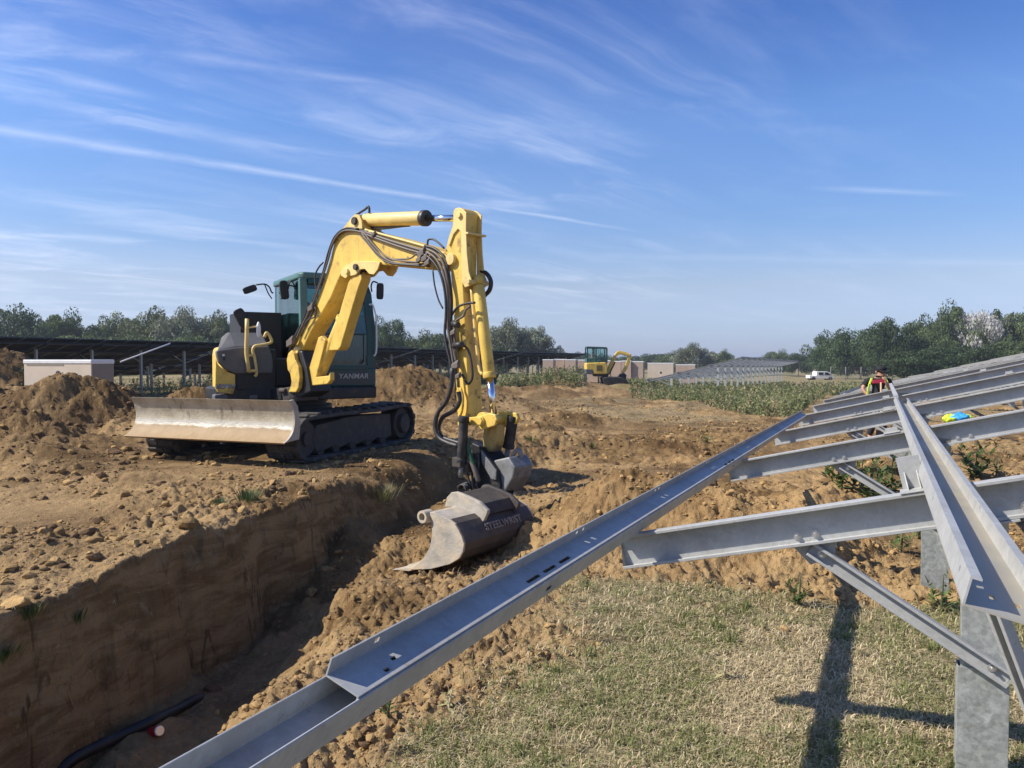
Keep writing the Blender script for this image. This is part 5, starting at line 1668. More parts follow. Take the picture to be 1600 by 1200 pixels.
mb = MB(); fr = Fr(Vector((wp(1362, 640).x, YW - .42, g0 + .02)), (1, 0, 0), UP); mb.prism(fr, [(-.11, .24), (.11, .24), (.11, .05), (0, -.03), (-.11, .05)], -.006, .006); mb.build('shovel_blade', M['muddy'], tl, bevel=.003)

# the driver in the large cab
def hp_(a, b, c): return HF(a, b, c)
J = dict(pelvis=hp_(-.18, .49, 1.42), waist=hp_(-.20, .49, 1.60), chest=hp_(-.17, .49, 1.78), neck=hp_(-.12, .49, 1.98), head=hp_(-.08, .49, 2.12), face=FH,
         shl=hp_(-.14, .69, 1.90), ell=hp_(.02, .74, 1.66), wrl=hp_(.24, .70, 1.67), hdl=FH, pnl=(0, 0, -1),
         shr=hp_(-.14, .29, 1.90), elr=hp_(.02, .24, 1.66), wrr=hp_(.24, .28, 1.67), hdr=FH, pnr=(0, 0, -1),
         hipl=hp_(-.12, .58, 1.40), hipr=hp_(-.12, .40, 1.40), knl=hp_(.36, .62, 1.46), knr=hp_(.36, .36, 1.46),
         anl=hp_(.50, .60, 1.20), anr=hp_(.50, .38, 1.20), toel=FH * .13, toer=FH * .13)
human('driver sitting behind the glass of the teal excavator cab', hp_(-.18, .49, 1.3), J, M['greyshirt'], M['cardend'])

# ------------------------------------------------------------------ solar tables at the left
SLP = 0.27
SDP = (PERP + UP * SLP).normalized(); SNP = (UP - PERP * SLP).normalized()
H0 = P(0, 527, 29.0)


def solar_table(label, high, n, pitch=1.16, plen=2.28, rows=2, group='dark solar tables'):
    root = thing('solar_table', (high.x, high.y, gz(high.x, high.y)), label, 'solar table', group)
    fr = Fr(high, SDP, SNP, ROW)
    first = None
    for i in range(n):
        for k in range(rows):
            if first is None:
                mb = MB()
                mb.box(fr, -plen, -.02, .0, .035, 0, pitch - .025, 1)
                mb.box(fr, -plen + .03, -.05, -.004, .039, .03, pitch - .055, 0)
                first = mb.build('solar_panel', [M['pv'], M['pvframe']], root)
                o = first
            else:
                o = first.copy(); COL.objects.link(o); o.parent = root
            o.location = -SDP * (plen * k) + ROW * (pitch * i)
    L = n * pitch
    for t in (-.5, -1.75, -2.8, -4.0):
        mb = MB(); mb.box(fr, t - .03, t + .03, -.09, -.006, -.1, L + .1); mb.build('purlin', M['pvframe'], root)
    q = .6
    while q < L:
        mb = MB(); mb.box(fr, -4.4, -.25, -.20, -.092, q, q + .05); mb.build('rafter', M['pvframe'], root)
        for t in (-1.0, -3.4):
            top = fr(t, -.14, q)
            g = gz(top.x, top.y) - .2
            mb = MB(); f2 = Fr((top.x, top.y, 0), PERP, ROW, UP); mb.box(f2, -.06, .06, -.04, .04, g, top.z); mb.build('post', M['galvpost'], root)
        mb = MB(); p = fr(-1.0, -.14, q - .05); mb.cyl(Vector((p.x, p.y, p.z - .55)), fr(-1.7, -.18, q - .05), .025, n=6); mb.build('brace', M['galv'], root)
        q += 2.45
    return root


nS = 15
for k, lab in enumerate(('dark solar table nearest the left edge behind the soil heap', 'dark solar table with a white pole leaning on its underside', 'dark solar table hidden behind the large excavator', 'dark solar table seen past the teal cab, left of the boom')):
    hh = H0 + ROW * (-6.0 + k * (nS * 1.16 + .35)); hh.z = H0.z - 0.04 * k
    solar_table(lab, hh, nS)
for k, lab in enumerate(('second row solar table beyond the nearest dark one', 'second row solar table beyond the one with the white pole', 'second row solar table beyond the teal cab')):
    hh = H0 - PERP * 7.5 + ROW * (-2.0 + k * (nS * 1.16 + .35)); hh.z = H0.z - .62
    solar_table(lab, hh, nS)
pole = thing('white_pole', P(190, 565, 33.0), 'thin white pole slanting up against the dark solar table', 'pole')
mb = MB(); mb.cyl(P(188, 565.5, 32.4), P(266, 536.5, 34.4), .028, n=10); mb.build('tube', M['white'], pole)

# ------------------------------------------------------------------ crates
def crate(x0, x1, ytop, Y, label, pale=False, turn=0.0, depth=1.1, group=None, mark=False, zb=None, cat='crate'):
    a, b = P(x0, ytop, Y), P(x1, ytop, Y)
    g = gz((a.x + b.x) / 2, Y) if zb is None else zb
    u = Vector((math.cos(turn), math.sin(turn), 0)); v = Vector((-math.sin(turn), math.cos(turn), 0))
    w = (b.x - a.x)
    if turn:
        k1 = (x1 - 800) / FPX; w = (k1 * Y - a.x) / (math.cos(turn) - k1 * math.sin(turn))
    o = Vector((a.x, Y, g))
    root = thing('crate', o, label, cat, group)
    fr = Fr(o, u, v, UP)
    h = a.z - g
    mb = MB(); mb.box(fr, 0, w, 0, depth, .14, h - .04); mb.build('box', M['cardpale'] if pale else M['card'], root, bevel=.015)
    mb = MB()
    for k in range(3): mb.box(fr, .0 + k * (w - .12) / 2, .12 + k * (w - .12) / 2, .0, depth, .0, .138)
    mb.build('pallet', M['bark'], root)
    mb = MB(); mb.box(fr, -.015, w + .015, -.015, depth + .015, h - .10, h); mb.build('wrapping', M['wrap'], root, bevel=.02)
    if mark:
        mb = MB(); c = fr(w * .52, -.004, h * .55); mb.cyl(c, c - v * .004, .11, n=20); mb.build('print', M['decal'], root)
    return root


CR = [(848, 864.5, 561.5, 70), (865.5, 882, 561, 71), (883, 899.5, 561.5, 70), (900.5, 914, 562, 71), (918, 934, 562.5, 74), (938, 953, 563, 74), (955, 970, 564, 73), (971, 986, 563.5, 72), (987, 1005, 564.5, 72)]
CL = ['first brown crate at the left end of the far crate row', 'second brown crate from the left end of the far row', 'third brown crate from the left end of the far row', 'brown crate just left of the small excavator cab', 'brown crate mostly hidden behind the small excavator cab',
      'brown crate directly behind the small excavator body', 'brown crate seen under the small excavator boom', 'brown crate just right of the small excavator bucket', 'brown crate with pale top at the right end of the tall row']
for (x0, x1, yt, Y), lab in zip(CR, CL):
    crate(x0, x1, yt, Y, lab, turn=-.30, depth=.9, group='brown crates in the far row')
crate(1012, 1052, 567, 76, 'wide pale crate with a dark round mark in the far row', pale=True, turn=-.30, depth=.9, mark=True, group='brown crates in the far row')
crate(1056, 1086, 569.5, 78, 'low brown crate half hidden by the distant rack', turn=-.30, depth=.9, group='brown crates in the far row')
lc = crate(37, 143, 562, 18.6, 'white-topped pale carton crate behind the left soil heap', pale=True, turn=-0.36, depth=0.62, mark=False, zb=gz(-11, 18.6))
fr = Fr(lc.location, (math.cos(.36), -math.sin(.36), 0), (math.sin(.36), math.cos(.36), 0), UP)
_k = (143 - 800) / FPX; wl = (_k * 18.6 - lc.location.x) / (math.cos(.36) + _k * math.sin(.36))
mb = MB(); c = fr(wl * .52, -.006, 1.16); mb.cyl(c, c - fr.b * .004, .085, n=20); mb.build('print', M['decal'], lc)
mb = MB(); mb.box(fr, .10, wl * .6, -.006, -.002, 1.36, 1.42); mb.build('print', M['cardend'], lc)
mb = MB(); mb.box(fr, wl + .001, wl + .006, .02, .60, .15, 1.42); mb.build('shaded_end', M['cardend'], lc)  # darker sheet over the end away from the sun; shade painted in

# ------------------------------------------------------------------ small excavator far off
YM = 50.0
b0 = P(944, 603, YM)
mini = thing('mini_excavator', (b0.x, YM, b0.z), 'small yellow excavator with dark cab working far behind the soil heap', 'excavator')
MF = Fr((0, YM, 0), (1, 0, 0), UP)               # c towards the camera


def mt(pxs): return trace(pxs, MF, 0)


def mplate(name, pxs, c0, c1, m, parent=mini, bevel=.03):
    mb = MB(); mb.prism(MF, mt(pxs), c0, c1); return mb.build(name, M[m], parent, bevel=bevel)


mplate('body', [(914.5, 567), (944, 566), (947, 570), (947, 584), (926, 584), (924.5, 579), (914, 578)], -.75, .75, 'yellow', bevel=.06)
for k in range(3): mplate('vent', [(930, 571 + 3 * k), (939, 571 + 3 * k), (939, 572.6 + 3 * k), (930, 572.6 + 3 * k)], .752, .77, 'black', bevel=0)
mplate('counterweight', [(913.5, 576.5), (924.5, 576.5), (925.5, 585), (914.5, 584)], -.7, .76, 'hood', bevel=.04)
mcab = mplate('cab', [(916, 560), (947, 558), (948, 584), (945, 585), (944, 566.5), (916, 567)], -.7, .35, 'teal_light', bevel=.02)
mplate('roof', [(915.5, 541.5), (946, 542.5), (947.5, 545), (915.5, 544.5)], -.72, .62, 'teal', mcab)
for xs in ((915.5, 917.3), (929, 931), (936, 936.6), (945.6, 947.6)):
    for c in (.52, -.68):
        mplate('pillar', [(xs[0], 544), (xs[1], 544), (xs[1], 567), (xs[0], 567)], c, c + .08, 'teal', mcab, bevel=0)
mplate('window', [(917.5, 545), (945.5, 545), (945.5, 566), (917.5, 566)], .54, .56, 'glass', mcab, bevel=0)
mplate('deck_frame', [(926, 584), (950, 583), (949, 588), (928, 588)], -.6, .6, 'black')
for c in (.45, -.85):
    mplate('track', [(939, 590), (946, 588.5), (968, 589), (977, 593), (979, 600), (974, 605), (950, 605), (942, 600)], c, c + .40, 'rubber', bevel=.06)
mb_ = mplate('boom', [(945.5, 586), (949, 575), (958, 557), (963.5, 549.5), (968, 549.5), (985, 553.5), (985, 557), (968, 553.5), (963, 557), (955, 575), (950, 587)], -.12, .12, 'yellow')
mplate('boom_cylinder', [(951, 585), (953, 585), (962, 566), (960, 565)], -.06, .06, 'black')
mplate('arm_cylinder', [(965, 549.5), (966, 547.5), (982, 551), (981.5, 553)], -.06, .06, 'yellow')
mplate('stick', [(982.5, 552.5), (986, 553), (986.5, 558), (979.5, 577), (974, 584), (971, 582), (976, 572), (980.5, 559)], -.1, .1, 'yellow')
mplate('bucket', [(975, 583), (978, 586), (977, 592), (970, 597), (961, 598), (965, 590), (969, 584)], -.35, .35, 'black', bevel=.03)
mp_ = Vector((P(926, 562, YM).x, YM - .1, P(926, 563, YM).z))
J = dict(pelvis=mp_, waist=mp_ + UP * .17, chest=mp_ + UP * .36, neck=mp_ + UP * .55, head=mp_ + UP * .70, face=(1, -.1, 0))
for sd, s in (('l', 1), ('r', -1)):
    J['sh' + sd] = mp_ + Vector((0, .2 * s, .48)); J['el' + sd] = mp_ + Vector((.12, .24 * s, .25)); J['wr' + sd] = mp_ + Vector((.36, .2 * s, .27)); J['hd' + sd] = (1, 0, 0); J['pn' + sd] = (0, 0, -1)
    J['hip' + sd] = mp_ + Vector((.05, .09 * s, -.03)); J['kn' + sd] = mp_ + Vector((.45, .1 * s, 0)); J['an' + sd] = mp_ + Vector((.5, .1 * s, -.38)); J['toe' + sd] = (.14, 0, 0)
human('driver in a pinkish top inside the small far excavator cab', mp_, J, mat('dull_pink_top', (.45, .22, .18), .8), M['trouser'])

# ------------------------------------------------------------------ white pickup and fence at the far right
YT = 128.0
b0 = P(1281, 593, YT)
tk = thing('pickup_truck', (b0.x, YT, gz(b0.x, YT)), 'white double cab pickup parked by the far right trees', 'truck')
TF = Fr((0, YT, gz(b0.x, YT) - b0.z), (1, 0, 0), UP)
def tp(name, pxs, c0, c1, m, parent=tk, bevel=.05):
    mb = MB(); mb.prism(TF, trace(pxs, Fr((0, YT, 0), (1, 0, 0), UP), 0), c0, c1); return mb.build(name, M[m], parent, bevel=bevel)
tp('cargo_bed', [(1262, 586), (1273, 586), (1273, 590.5), (1262, 590.5)], -.9, .9, 'white')
tb = tp('body', [(1272.5, 580.5), (1274, 580), (1289, 580), (1293, 581), (1298, 586), (1300.5, 588), (1300.5, 591), (1272.5, 591)], -.9, .9, 'white')
for q in ([(1276, 581.3), (1283, 581.3), (1283, 585.3), (1276, 585.3)], [(1285.5, 581.3), (1290, 581.3), (1295, 585.6), (1285.5, 585.6)]):
    tp('window', q, .9, .93, 'glassdark', tb, 0)
for x in (1268, 1294):
    mb = MB()
    c = P(x, 591.2, YT) + Vector((0, 0, TF.o.z))
    mb.cyl(c + Vector((0, -.93, 0)), c + Vector((0, .93, 0)), .32, n=18); mb.build('wheel', M['rubber'], tk)
YFN = 120.0
fa, fb_ = P(1298, 590, YFN), P(1420, 590, YFN - 6)
fn = thing('fence', (fa.x, fa.y, gz(fa.x, fa.y)), 'thin wire mesh fence in front of the right hand trees', 'fence')
def fpt(t):
    q = fa.lerp(fb_, t); return Vector((q.x, q.y, gz(q.x, q.y)))
n = 5
for i in range(n + 1):
    mb = MB(); q = fpt(i / n); mb.cyl(q - UP * .3, q + UP * 2.1, .06, n=8); mb.build('post', M['castgrey'], fn)
mb = MB()
for k in range(8):
    for i in range(n): mb.cyl(fpt(i / n) + UP * (.2 + .25 * k), fpt((i + 1) / n) + UP * (.2 + .25 * k), .008, n=4, cap=False)
for i in range(60):
    q = fpt((i + .5) / 60); mb.cyl(q + UP * .1, q + UP * 2.0, .007, n=4, cap=False)
mb.build('wire_mesh', M['hood'], fn)

# ------------------------------------------------------------------ small things lying about
c = hit(243, 1148) + UP * .02
can = thing('drink_can', c, 'red and silver drink can lying on the trench floor', 'can')
ax = Vector((.75, -.55, .35)).normalized()
mb = MB(); mb.cyl(c - ax * .05, c + ax * .045, .033, n=24); cb = mb.build('can_body', M['canred'], can, bevel=.004)
mb = MB(); mb.cyl(c + ax * .0455, c + ax * .055, .032, .027, n=24); mb.cyl(c + ax * .055, c + ax * .0555, .024, n=20); mb.build('lid', M['can'], can)
mb = MB()
pts = [hit(x, y) + UP * .012 for x, y in ((70, 1240), (105, 1197), (145, 1173), (190, 1152), (240, 1129), (280, 1110), (306, 1096), (325, 1084))]
pts[-1] -= UP * .06
mb.tube(pts, .034, 12, smoothpath=6)
pp = mb.build('cable_pipe', M['soilcable'], None)
tag(pp, 'black cable pipe lying along the bottom of the trench', 'pipe')
c = hit(1500, 662)
gl = thing('cloth_bundle', c, 'crumpled bright blue and yellow cloth on the soil between rafters', 'cloth')
rgc = np.random.default_rng(5)
for nm, m_, off, r in (('blue_fold', 'bluecloth', (.0, 0, .14), .16), ('yellow_fold', 'hivis', (-.22, .05, .11), .14), ('yellow_fold', 'hivis', (.22, .05, .15), .10)):
    v, f = ico(3); v = v * (1 + .75 * np.array([fbm(np.array([p[0] * 1.5 + r * 9]), np.array([p[1] * 1.5 + p[2] * 1.3]), 2.0, 4, seed=9)[0] for p in v]))[:, None] * r * np.array((1.25, .9, .85))
    mb = MB(); mb.add([c + Vector(off) + Vector(p) for p in v], [tuple(t) for t in f], 0, True); mb.build(nm, M[m_], gl)

# ------------------------------------------------------------------ foliage helpers
def quads(cent, nrm, up, sx, sy, bend=0.0):
    """leaf quads: centres Nx3, normals, up vectors, sizes"""
    n = nrm / np.linalg.norm(nrm, axis=1, keepdims=True)
    u = up - n * np.sum(up * n, 1, keepdims=True); u /= np.linalg.norm(u, axis=1, keepdims=True) + 1e-9
    r = np.cross(u, n)
    sx, sy = sx[:, None], sy[:, None]
    v = np.stack([cent - u * sy * .5, cent + r * sx * .5 + n * bend * sx * .3, cent + u * sy * .5, cent - r * sx * .5 + n * bend * sx * .3], 1).reshape(-1, 3)
    f = np.arange(len(v)).reshape(-1, 4)
    return v, f


leafmat = bpy.data.materials.new('foliage'); leafmat.use_nodes = True
T = NT(leafmat.node_tree); b_ = T.n['Principled BSDF']
at = T.node('ShaderNodeAttribute', attribute_name='tint').outputs['Color']
oi = T.node('ShaderNodeObjectInfo')
v_ = T.math('ADD', T.math('MULTIPLY', oi.outputs['Random'], .35), .82)
cl = T.mix(1.0, at, T.node('ShaderNodeCombineColor', ins={0: v_, 1: v_, 2: v_}).outputs[0], 'MULTIPLY')
T.put(b_.inputs['Base Color'], cl); T.put(b_.inputs['Roughness'], .6); T.put(b_.inputs['Specular IOR Level'], .25)
tr_ = T.node('ShaderNodeBsdfTranslucent', ins={'Color': cl}); ms_ = T.node('ShaderNodeMixShader', ins={0: .28})
T.l.new(b_.outputs[0], ms_.inputs[1]); T.l.new(tr_.outputs[0], ms_.inputs[2])
T.l.new(ms_.outputs[0], T.n['Material Output'].inputs[0])


def crown_mesh(seed, base, vary, nclump=70, per=250, leaf=.034, wind=0.0, accent=None, acc=0.0):
    rg = np.random.default_rng(seed)
    C, N, U, S, TT = [], [], [], [], []
    for i in range(nclump):
        for _ in range(50):
            d = rg.normal(size=3); d /= np.linalg.norm(d)
            if d[2] > -.75: break
        rad = rg.uniform(.45, 1.0) ** .6
        c = d * rad * np.array((1, 1, .5)) * .86; c[2] = c[2] + .50
        ph = math.atan2(d[1], d[0])
        c[:2] *= 1 + .22 * math.sin(3 * ph + seed) + .13 * math.sin(5 * ph + 2 * seed)
        c[2] *= 1 + .09 * math.sin(2.3 * ph + seed * 1.7)
        cr = rg.uniform(.16, .30)
        n = int(per * rg.uniform(.6, 1.3))
        p = rg.normal(size=(n, 3)); p /= np.linalg.norm(p, axis=1, keepdims=True)
        rr = cr * rg.uniform(.35, 1.0, (n, 1)) ** .5
        tail = rg.uniform(size=(n, 1)) < .06
        rr = np.where(tail, rr * rg.uniform(1.05, 1.25, (n, 1)), rr)
        q = c + p * rr * np.array((1, 1, .62))
        C.append(q); N.append(p + rg.normal(scale=.6, size=(n, 3))); U.append(rg.normal(size=(n, 3)) + np.array((wind, 0, wind * .8)))
        S.append(leaf * rg.uniform(.6, 1.35, n))
        k = rg.uniform(1 - vary, 1 + vary)
        col = np.array(base) * k
        if accent is not None and rg.uniform() < acc: col = np.array(accent) * rg.uniform(.8, 1.15)
        TT.append(np.clip(col * rg.uniform(.72, 1.28, (n, 1)), 0, 1))
    C, N, U, S, TT = map(np.concatenate, (C, N, U, S, TT))
    C[:, 2] = np.maximum(C[:, 2], .015)
    C[:, 0] += wind * .10 * C[:, 2]
    v, f = quads(C, N, U, S * .85, S * 1.5)
    return fast_mesh('crown', v, f, leafmat, np.repeat(TT, 4, 0))


DK, MD, PL, SV = (.068, .104, .040), (.100, .134, .048), (.148, .172, .072), (.215, .235, .155)
CROWNS = {
    'dark': [crown_mesh(1, DK, .30), crown_mesh(2, DK, .35)],
    'mid': [crown_mesh(3, MD, .32), crown_mesh(4, MD, .35, wind=.4)],
    'pale': [crown_mesh(5, PL, .30, wind=.9), crown_mesh(6, PL, .35, wind=1.1)],
    'silver': [crown_mesh(7, SV, .28, wind=.9), crown_mesh(8, SV, .30, wind=1.0)],
    'white': [crown_mesh(9, MD, .3, accent=(.50, .49, .45), acc=.50, wind=.5)],
}
for k in CROWNS:
    for m_ in CROWNS[k]: pass


def trunk_mesh():
    mb = MB()
    mb.tube([(0, 0, -.05), (.01, .0, .12), (-.01, .01, .3), (.02, 0, .55), (.0, 0, .8)], [.035, .028, .022, .015, .006], 8, smoothpath=2)
    for k in range(6):
        a = k * 1.1; z = .18 + .07 * k
        mb.tube([(0, 0, z), (.25 * math.cos(a), .25 * math.sin(a), z + .12), (.5 * math.cos(a), .5 * math.sin(a), z + .26)], [.016, .010, .004], 6, smoothpath=2)
    o = mb.build('trunk', M['bark']); me = o.data; bpy.data.objects.remove(o)
    return me


TRUNK = trunk_mesh()
ntree = 0


def tree(x, top, Y, w, kind, label, group=None, zoff=0.0):
    global ntree
    p = P(x, top, Y)
    g = gz(p.x, Y) + zoff
    root = thing('tree', (p.x, Y, g), label, 'tree', group)
    h = p.z - g; rw = w / 2 * Y / FPX
    ms = CROWNS[kind]
    c = link('crown', ms[ntree % len(ms)], root); t = link('trunk', TRUNK, root)
    # the crown mesh reaches about 1.02 high and 1.05 wide
    c.scale = (rw * 1.15, rw * 1.15, h * .97); t.scale = (rw * .5, rw * .5, h)
    c.rotation_euler = (0, 0, (ntree * 2.4) % 6.28 if kind in ('dark', 'mid', 'white') else (ntree * .37) % .8 - .4)
    ntree += 1
    return root


TR_ = [
    (12, 481, 104, 105, 'dark', 'dark round tree at the left edge above the solar tables'), (60, 495, 118, 60, 'mid', 'low tree in the dip right of the leftmost dark tree'), (97, 486, 108, 84, 'mid', 'lighter round tree second from the left edge'),
    (140, 503, 112, 80, 'dark', 'short dark tree between the round tree and the pale willows'), (185, 492, 116, 80, 'pale', 'pale wind-blown tree at the left of the willow clump'), (232, 481, 112, 100, 'pale', 'tallest pale willow above the white leaning pole'),
    (285, 483, 110, 100, 'silver', 'greyish willow right of the tallest pale one'), (332, 487, 112, 90, 'pale', 'pale willow left of the excavator engine cover'), (375, 494, 115, 90, 'mid', 'green tree just left of the teal cab, behind the engine cover'),
    (425, 500, 118, 90, 'dark', 'tree mostly hidden behind the excavator cab'), (480, 500, 118, 100, 'mid', 'tree hidden behind the excavator boom'), (545, 500, 116, 90, 'dark', 'tree behind the cab front, left of the dark one'), (600, 499, 112, 70, 'dark', 'dark tree touching the right side of the teal cab'),
    (645, 527, 150, 50, 'mid', 'small tree in the dip right of the cab'), (680, 517, 125, 80, 'mid', 'green tree just left of the stick'), (730, 514, 122, 80, 'dark', 'dark tree behind the excavator stick'),
    (792, 500, 112, 88, 'silver', 'silvery wind-blown tree just right of the stick'), (832, 514, 114, 66, 'silver', 'lower silver tree at the right of the silver pair'), (768, 540, 108, 70, 'mid', 'low green bush at the foot of the silver tree'),
    (880, 549, 215, 44, 'mid', 'low far tree left of the small excavator'), (905, 551, 230, 40, 'dark', 'low far dark tree behind the small cab'), (945, 553, 240, 50, 'mid', 'low far tree behind the small boom'), (985, 556, 250, 50, 'dark', 'low far tree right of the small excavator'),
    (1022, 550, 220, 62, 'dark', 'flat dark tree left of the round silver one'), (1080, 537, 165, 66, 'silver', 'round silver tree left of the distant rack'), (1050, 549, 200, 50, 'mid', 'low tree tucked behind the round silver one'), (1130, 546, 190, 36, 'mid', 'small green tree just right of the round silver one'),
    (1170, 556, 250, 60, 'dark', 'faint low tree above the distant rack'), (1212, 547, 200, 50, 'mid', 'low tree left of the gap before the right grove'), (1248, 549, 190, 56, 'dark', 'low tree joined to the left of the right grove'),
    (1300, 520, 150, 66, 'dark', 'leftmost tree of the right grove above the white pickup'), (1345, 506, 138, 90, 'dark', 'broad dark tree left of the worker'), (1395, 501, 120, 90, 'dark', 'dark tree right above the worker'),
    (1440, 495, 126, 80, 'mid', 'green tree right of the worker'), (1488, 473, 128, 84, 'mid', 'tallest green tree of the right grove'), (1540, 479, 124, 86, 'white', 'tree with whitish foliage patches in the right grove'), (1592, 482, 122, 84, 'mid', 'tree at the right edge of the photo'),
    (1325, 555, 142, 70, 'dark', 'low dark bush behind the white pickup'), (1420, 545, 106, 100, 'dark', 'low dark bush behind the raised hand'), (1500, 535, 106, 110, 'dark', 'low dark bush under the tallest tree'), (1580, 530, 106, 110, 'mid', 'low bush at the right edge'),
    (1462, 512, 120, 70, 'mid', 'rounded tree between the worker and the tallest tree'), (1655, 480, 120, 90, 'mid', 'tree just outside the right edge'),
    (25, 525, 100, 110, 'dark', 'low bush under the leftmost dark tree'), (120, 520, 102, 100, 'mid', 'low bush under the second round tree'), (210, 520, 104, 110, 'mid', 'low bush at the foot of the willows'), (300, 522, 104, 120, 'mid', 'long low bush below the greyish willow'), (385, 520, 106, 100, 'dark', 'low bush beside the engine cover'),
]
for a in TR_:
    tree(*a, group='trees along the field edge')

# ------------------------------------------------------------------ weeds in the middle distance
def weeds():
    rg = np.random.default_rng(21)
    C, N, U, SX, SY, TT = [], [], [], [], [], []
    pts = []
    for _ in range(9000):
        px = rg.uniform(985, 1420); Y = 22 * math.exp(rg.uniform(0, math.log(4.2)))
        x = (px - 800) / FPX * Y
        n = fbm(np.array([x]), np.array([Y]), .25, 3, seed=77)[0]
        low = 26 + 9 * n + max(0, (1200 - px)) * .05
        a = (x - TIP0.x) * PERP.x + (Y - TIP0.y) * PERP.y
        if Y < low: continue
        if a > -1.2 and Y < 40: continue
        if px > 1235 and Y > 55 and rg.uniform() < .75: continue
        pts.append((x, Y, rg.choice((.5, .8, 1.0, 1.3)) * rg.uniform(.2, .55) * (1.0 if Y < 34 else (.62 if Y < 50 else .42)), 0))
    for _ in range(2300):
        px = rg.uniform(780, 912); Y = rg.uniform(44, 67)
        pts.append(((px - 800) / FPX * Y, Y, rg.uniform(.4, .9), 1))
    for _ in range(900):
        px = rg.uniform(948, 1060); Y = rg.uniform(58, 68)
        pts.append(((px - 800) / FPX * Y, Y, rg.uniform(.3, .75), 1))
    for _ in range(2600):                         # strip of weeds below the left solar tables
        q = rg.uniform(-6, 60); t = rg.uniform(-4.5, 1.6)
        p = H0 + ROW * q + PERP * t
        pts.append((p.x, p.y, rg.uniform(.3, .95), 1))
    for _ in range(500):
        px = rg.uniform(-60, 60); Y = rg.uniform(16.5, 20)
        pts.append(((px - 800) / FPX * Y, Y, rg.uniform(.2, .5), 1))
    xs = np.array([p[0] for p in pts]); ys = np.array([p[1] for p in pts]); zs = ground_fields(xs, ys)[0]
    for (x, y, h, kd), z in zip(pts, zs):
        n = int(rg.integers(20, 34))
        t = rg.uniform(.05, 1, n)
        c = np.stack([x + rg.normal(scale=.10, size=n) * (1.2 - t) * h * 1.6, y + rg.normal(scale=.10, size=n) * (1.2 - t) * h * 1.6, z + t * h], 1)
        C.append(c); N.append(rg.normal(size=(n, 3)) + np.array((0, -.2, .7))); U.append(rg.normal(size=(n, 3)) + np.array((0, 0, 1.2)))
        s = rg.uniform(.02, .055, n) * (1 + (y > 40) * .5)
        SX.append(s * .8); SY.append(s * 2.8)
        k = rg.uniform(); d = rg.uniform(.7, 1.3)
        col = np.array((.155, .190, .078)) if k < .45 else (np.array((.25, .265, .115)) if k < .78 else np.array((.42, .36, .20)))
        TT.append(np.repeat([col * d], n, 0) * rg.uniform(.75, 1.25, (n, 1)))
    C, N, U, SX, SY, TT = map(np.concatenate, (C, N, U, SX, SY, TT))
    v, f = quads(C, N, U, SX, SY)
    o = link('weeds', fast_mesh('weeds', v, f, leafmat, np.repeat(np.clip(TT, 0, 1), 4, 0)))
    tag(o, 'rank green weeds growing over the field below the distant rack', 'weeds', kind='stuff')


weeds()


# ------------------------------------------------------------------ mown grass, dry and green
def blades(name, label, P_, L, col, lean, wid, cat='grass', seed=1):
    rg = np.random.default_rng(seed)
    n = len(P_)
    a = rg.uniform(0, 2 * math.pi, n)
    d = np.stack([np.cos(a), np.sin(a), np.zeros(n)], 1)
    s = np.stack([-np.sin(a), np.cos(a), np.zeros(n)], 1) * wid[:, None] * .5
    up = np.array((0, 0, 1.0))
    ln = lean[:, None]; L = L[:, None]
    p0 = P_; p1 = p0 + (d * ln * .45 + up * (1 - ln * .45)) * L * .5; p2 = p1 + (d * (ln * 1.1) + up * (.75 - ln * .8)) * L * .5
    v = np.stack([p0 - s, p0 + s, p1 + s * .8, p1 - s * .8, p2 + s * .12, p2 - s * .12], 1).reshape(-1, 3)
    b = np.arange(n)[:, None] * 6
    f = np.concatenate([b + np.array([0, 1, 2, 3]), b + np.array([3, 2, 4, 5])], 0)
    o = link(name, fast_mesh(name, v, f, leafmat, np.repeat(np.clip(col, 0, 1), 6, 0)))
    return tag(o, label, cat, kind='stuff')


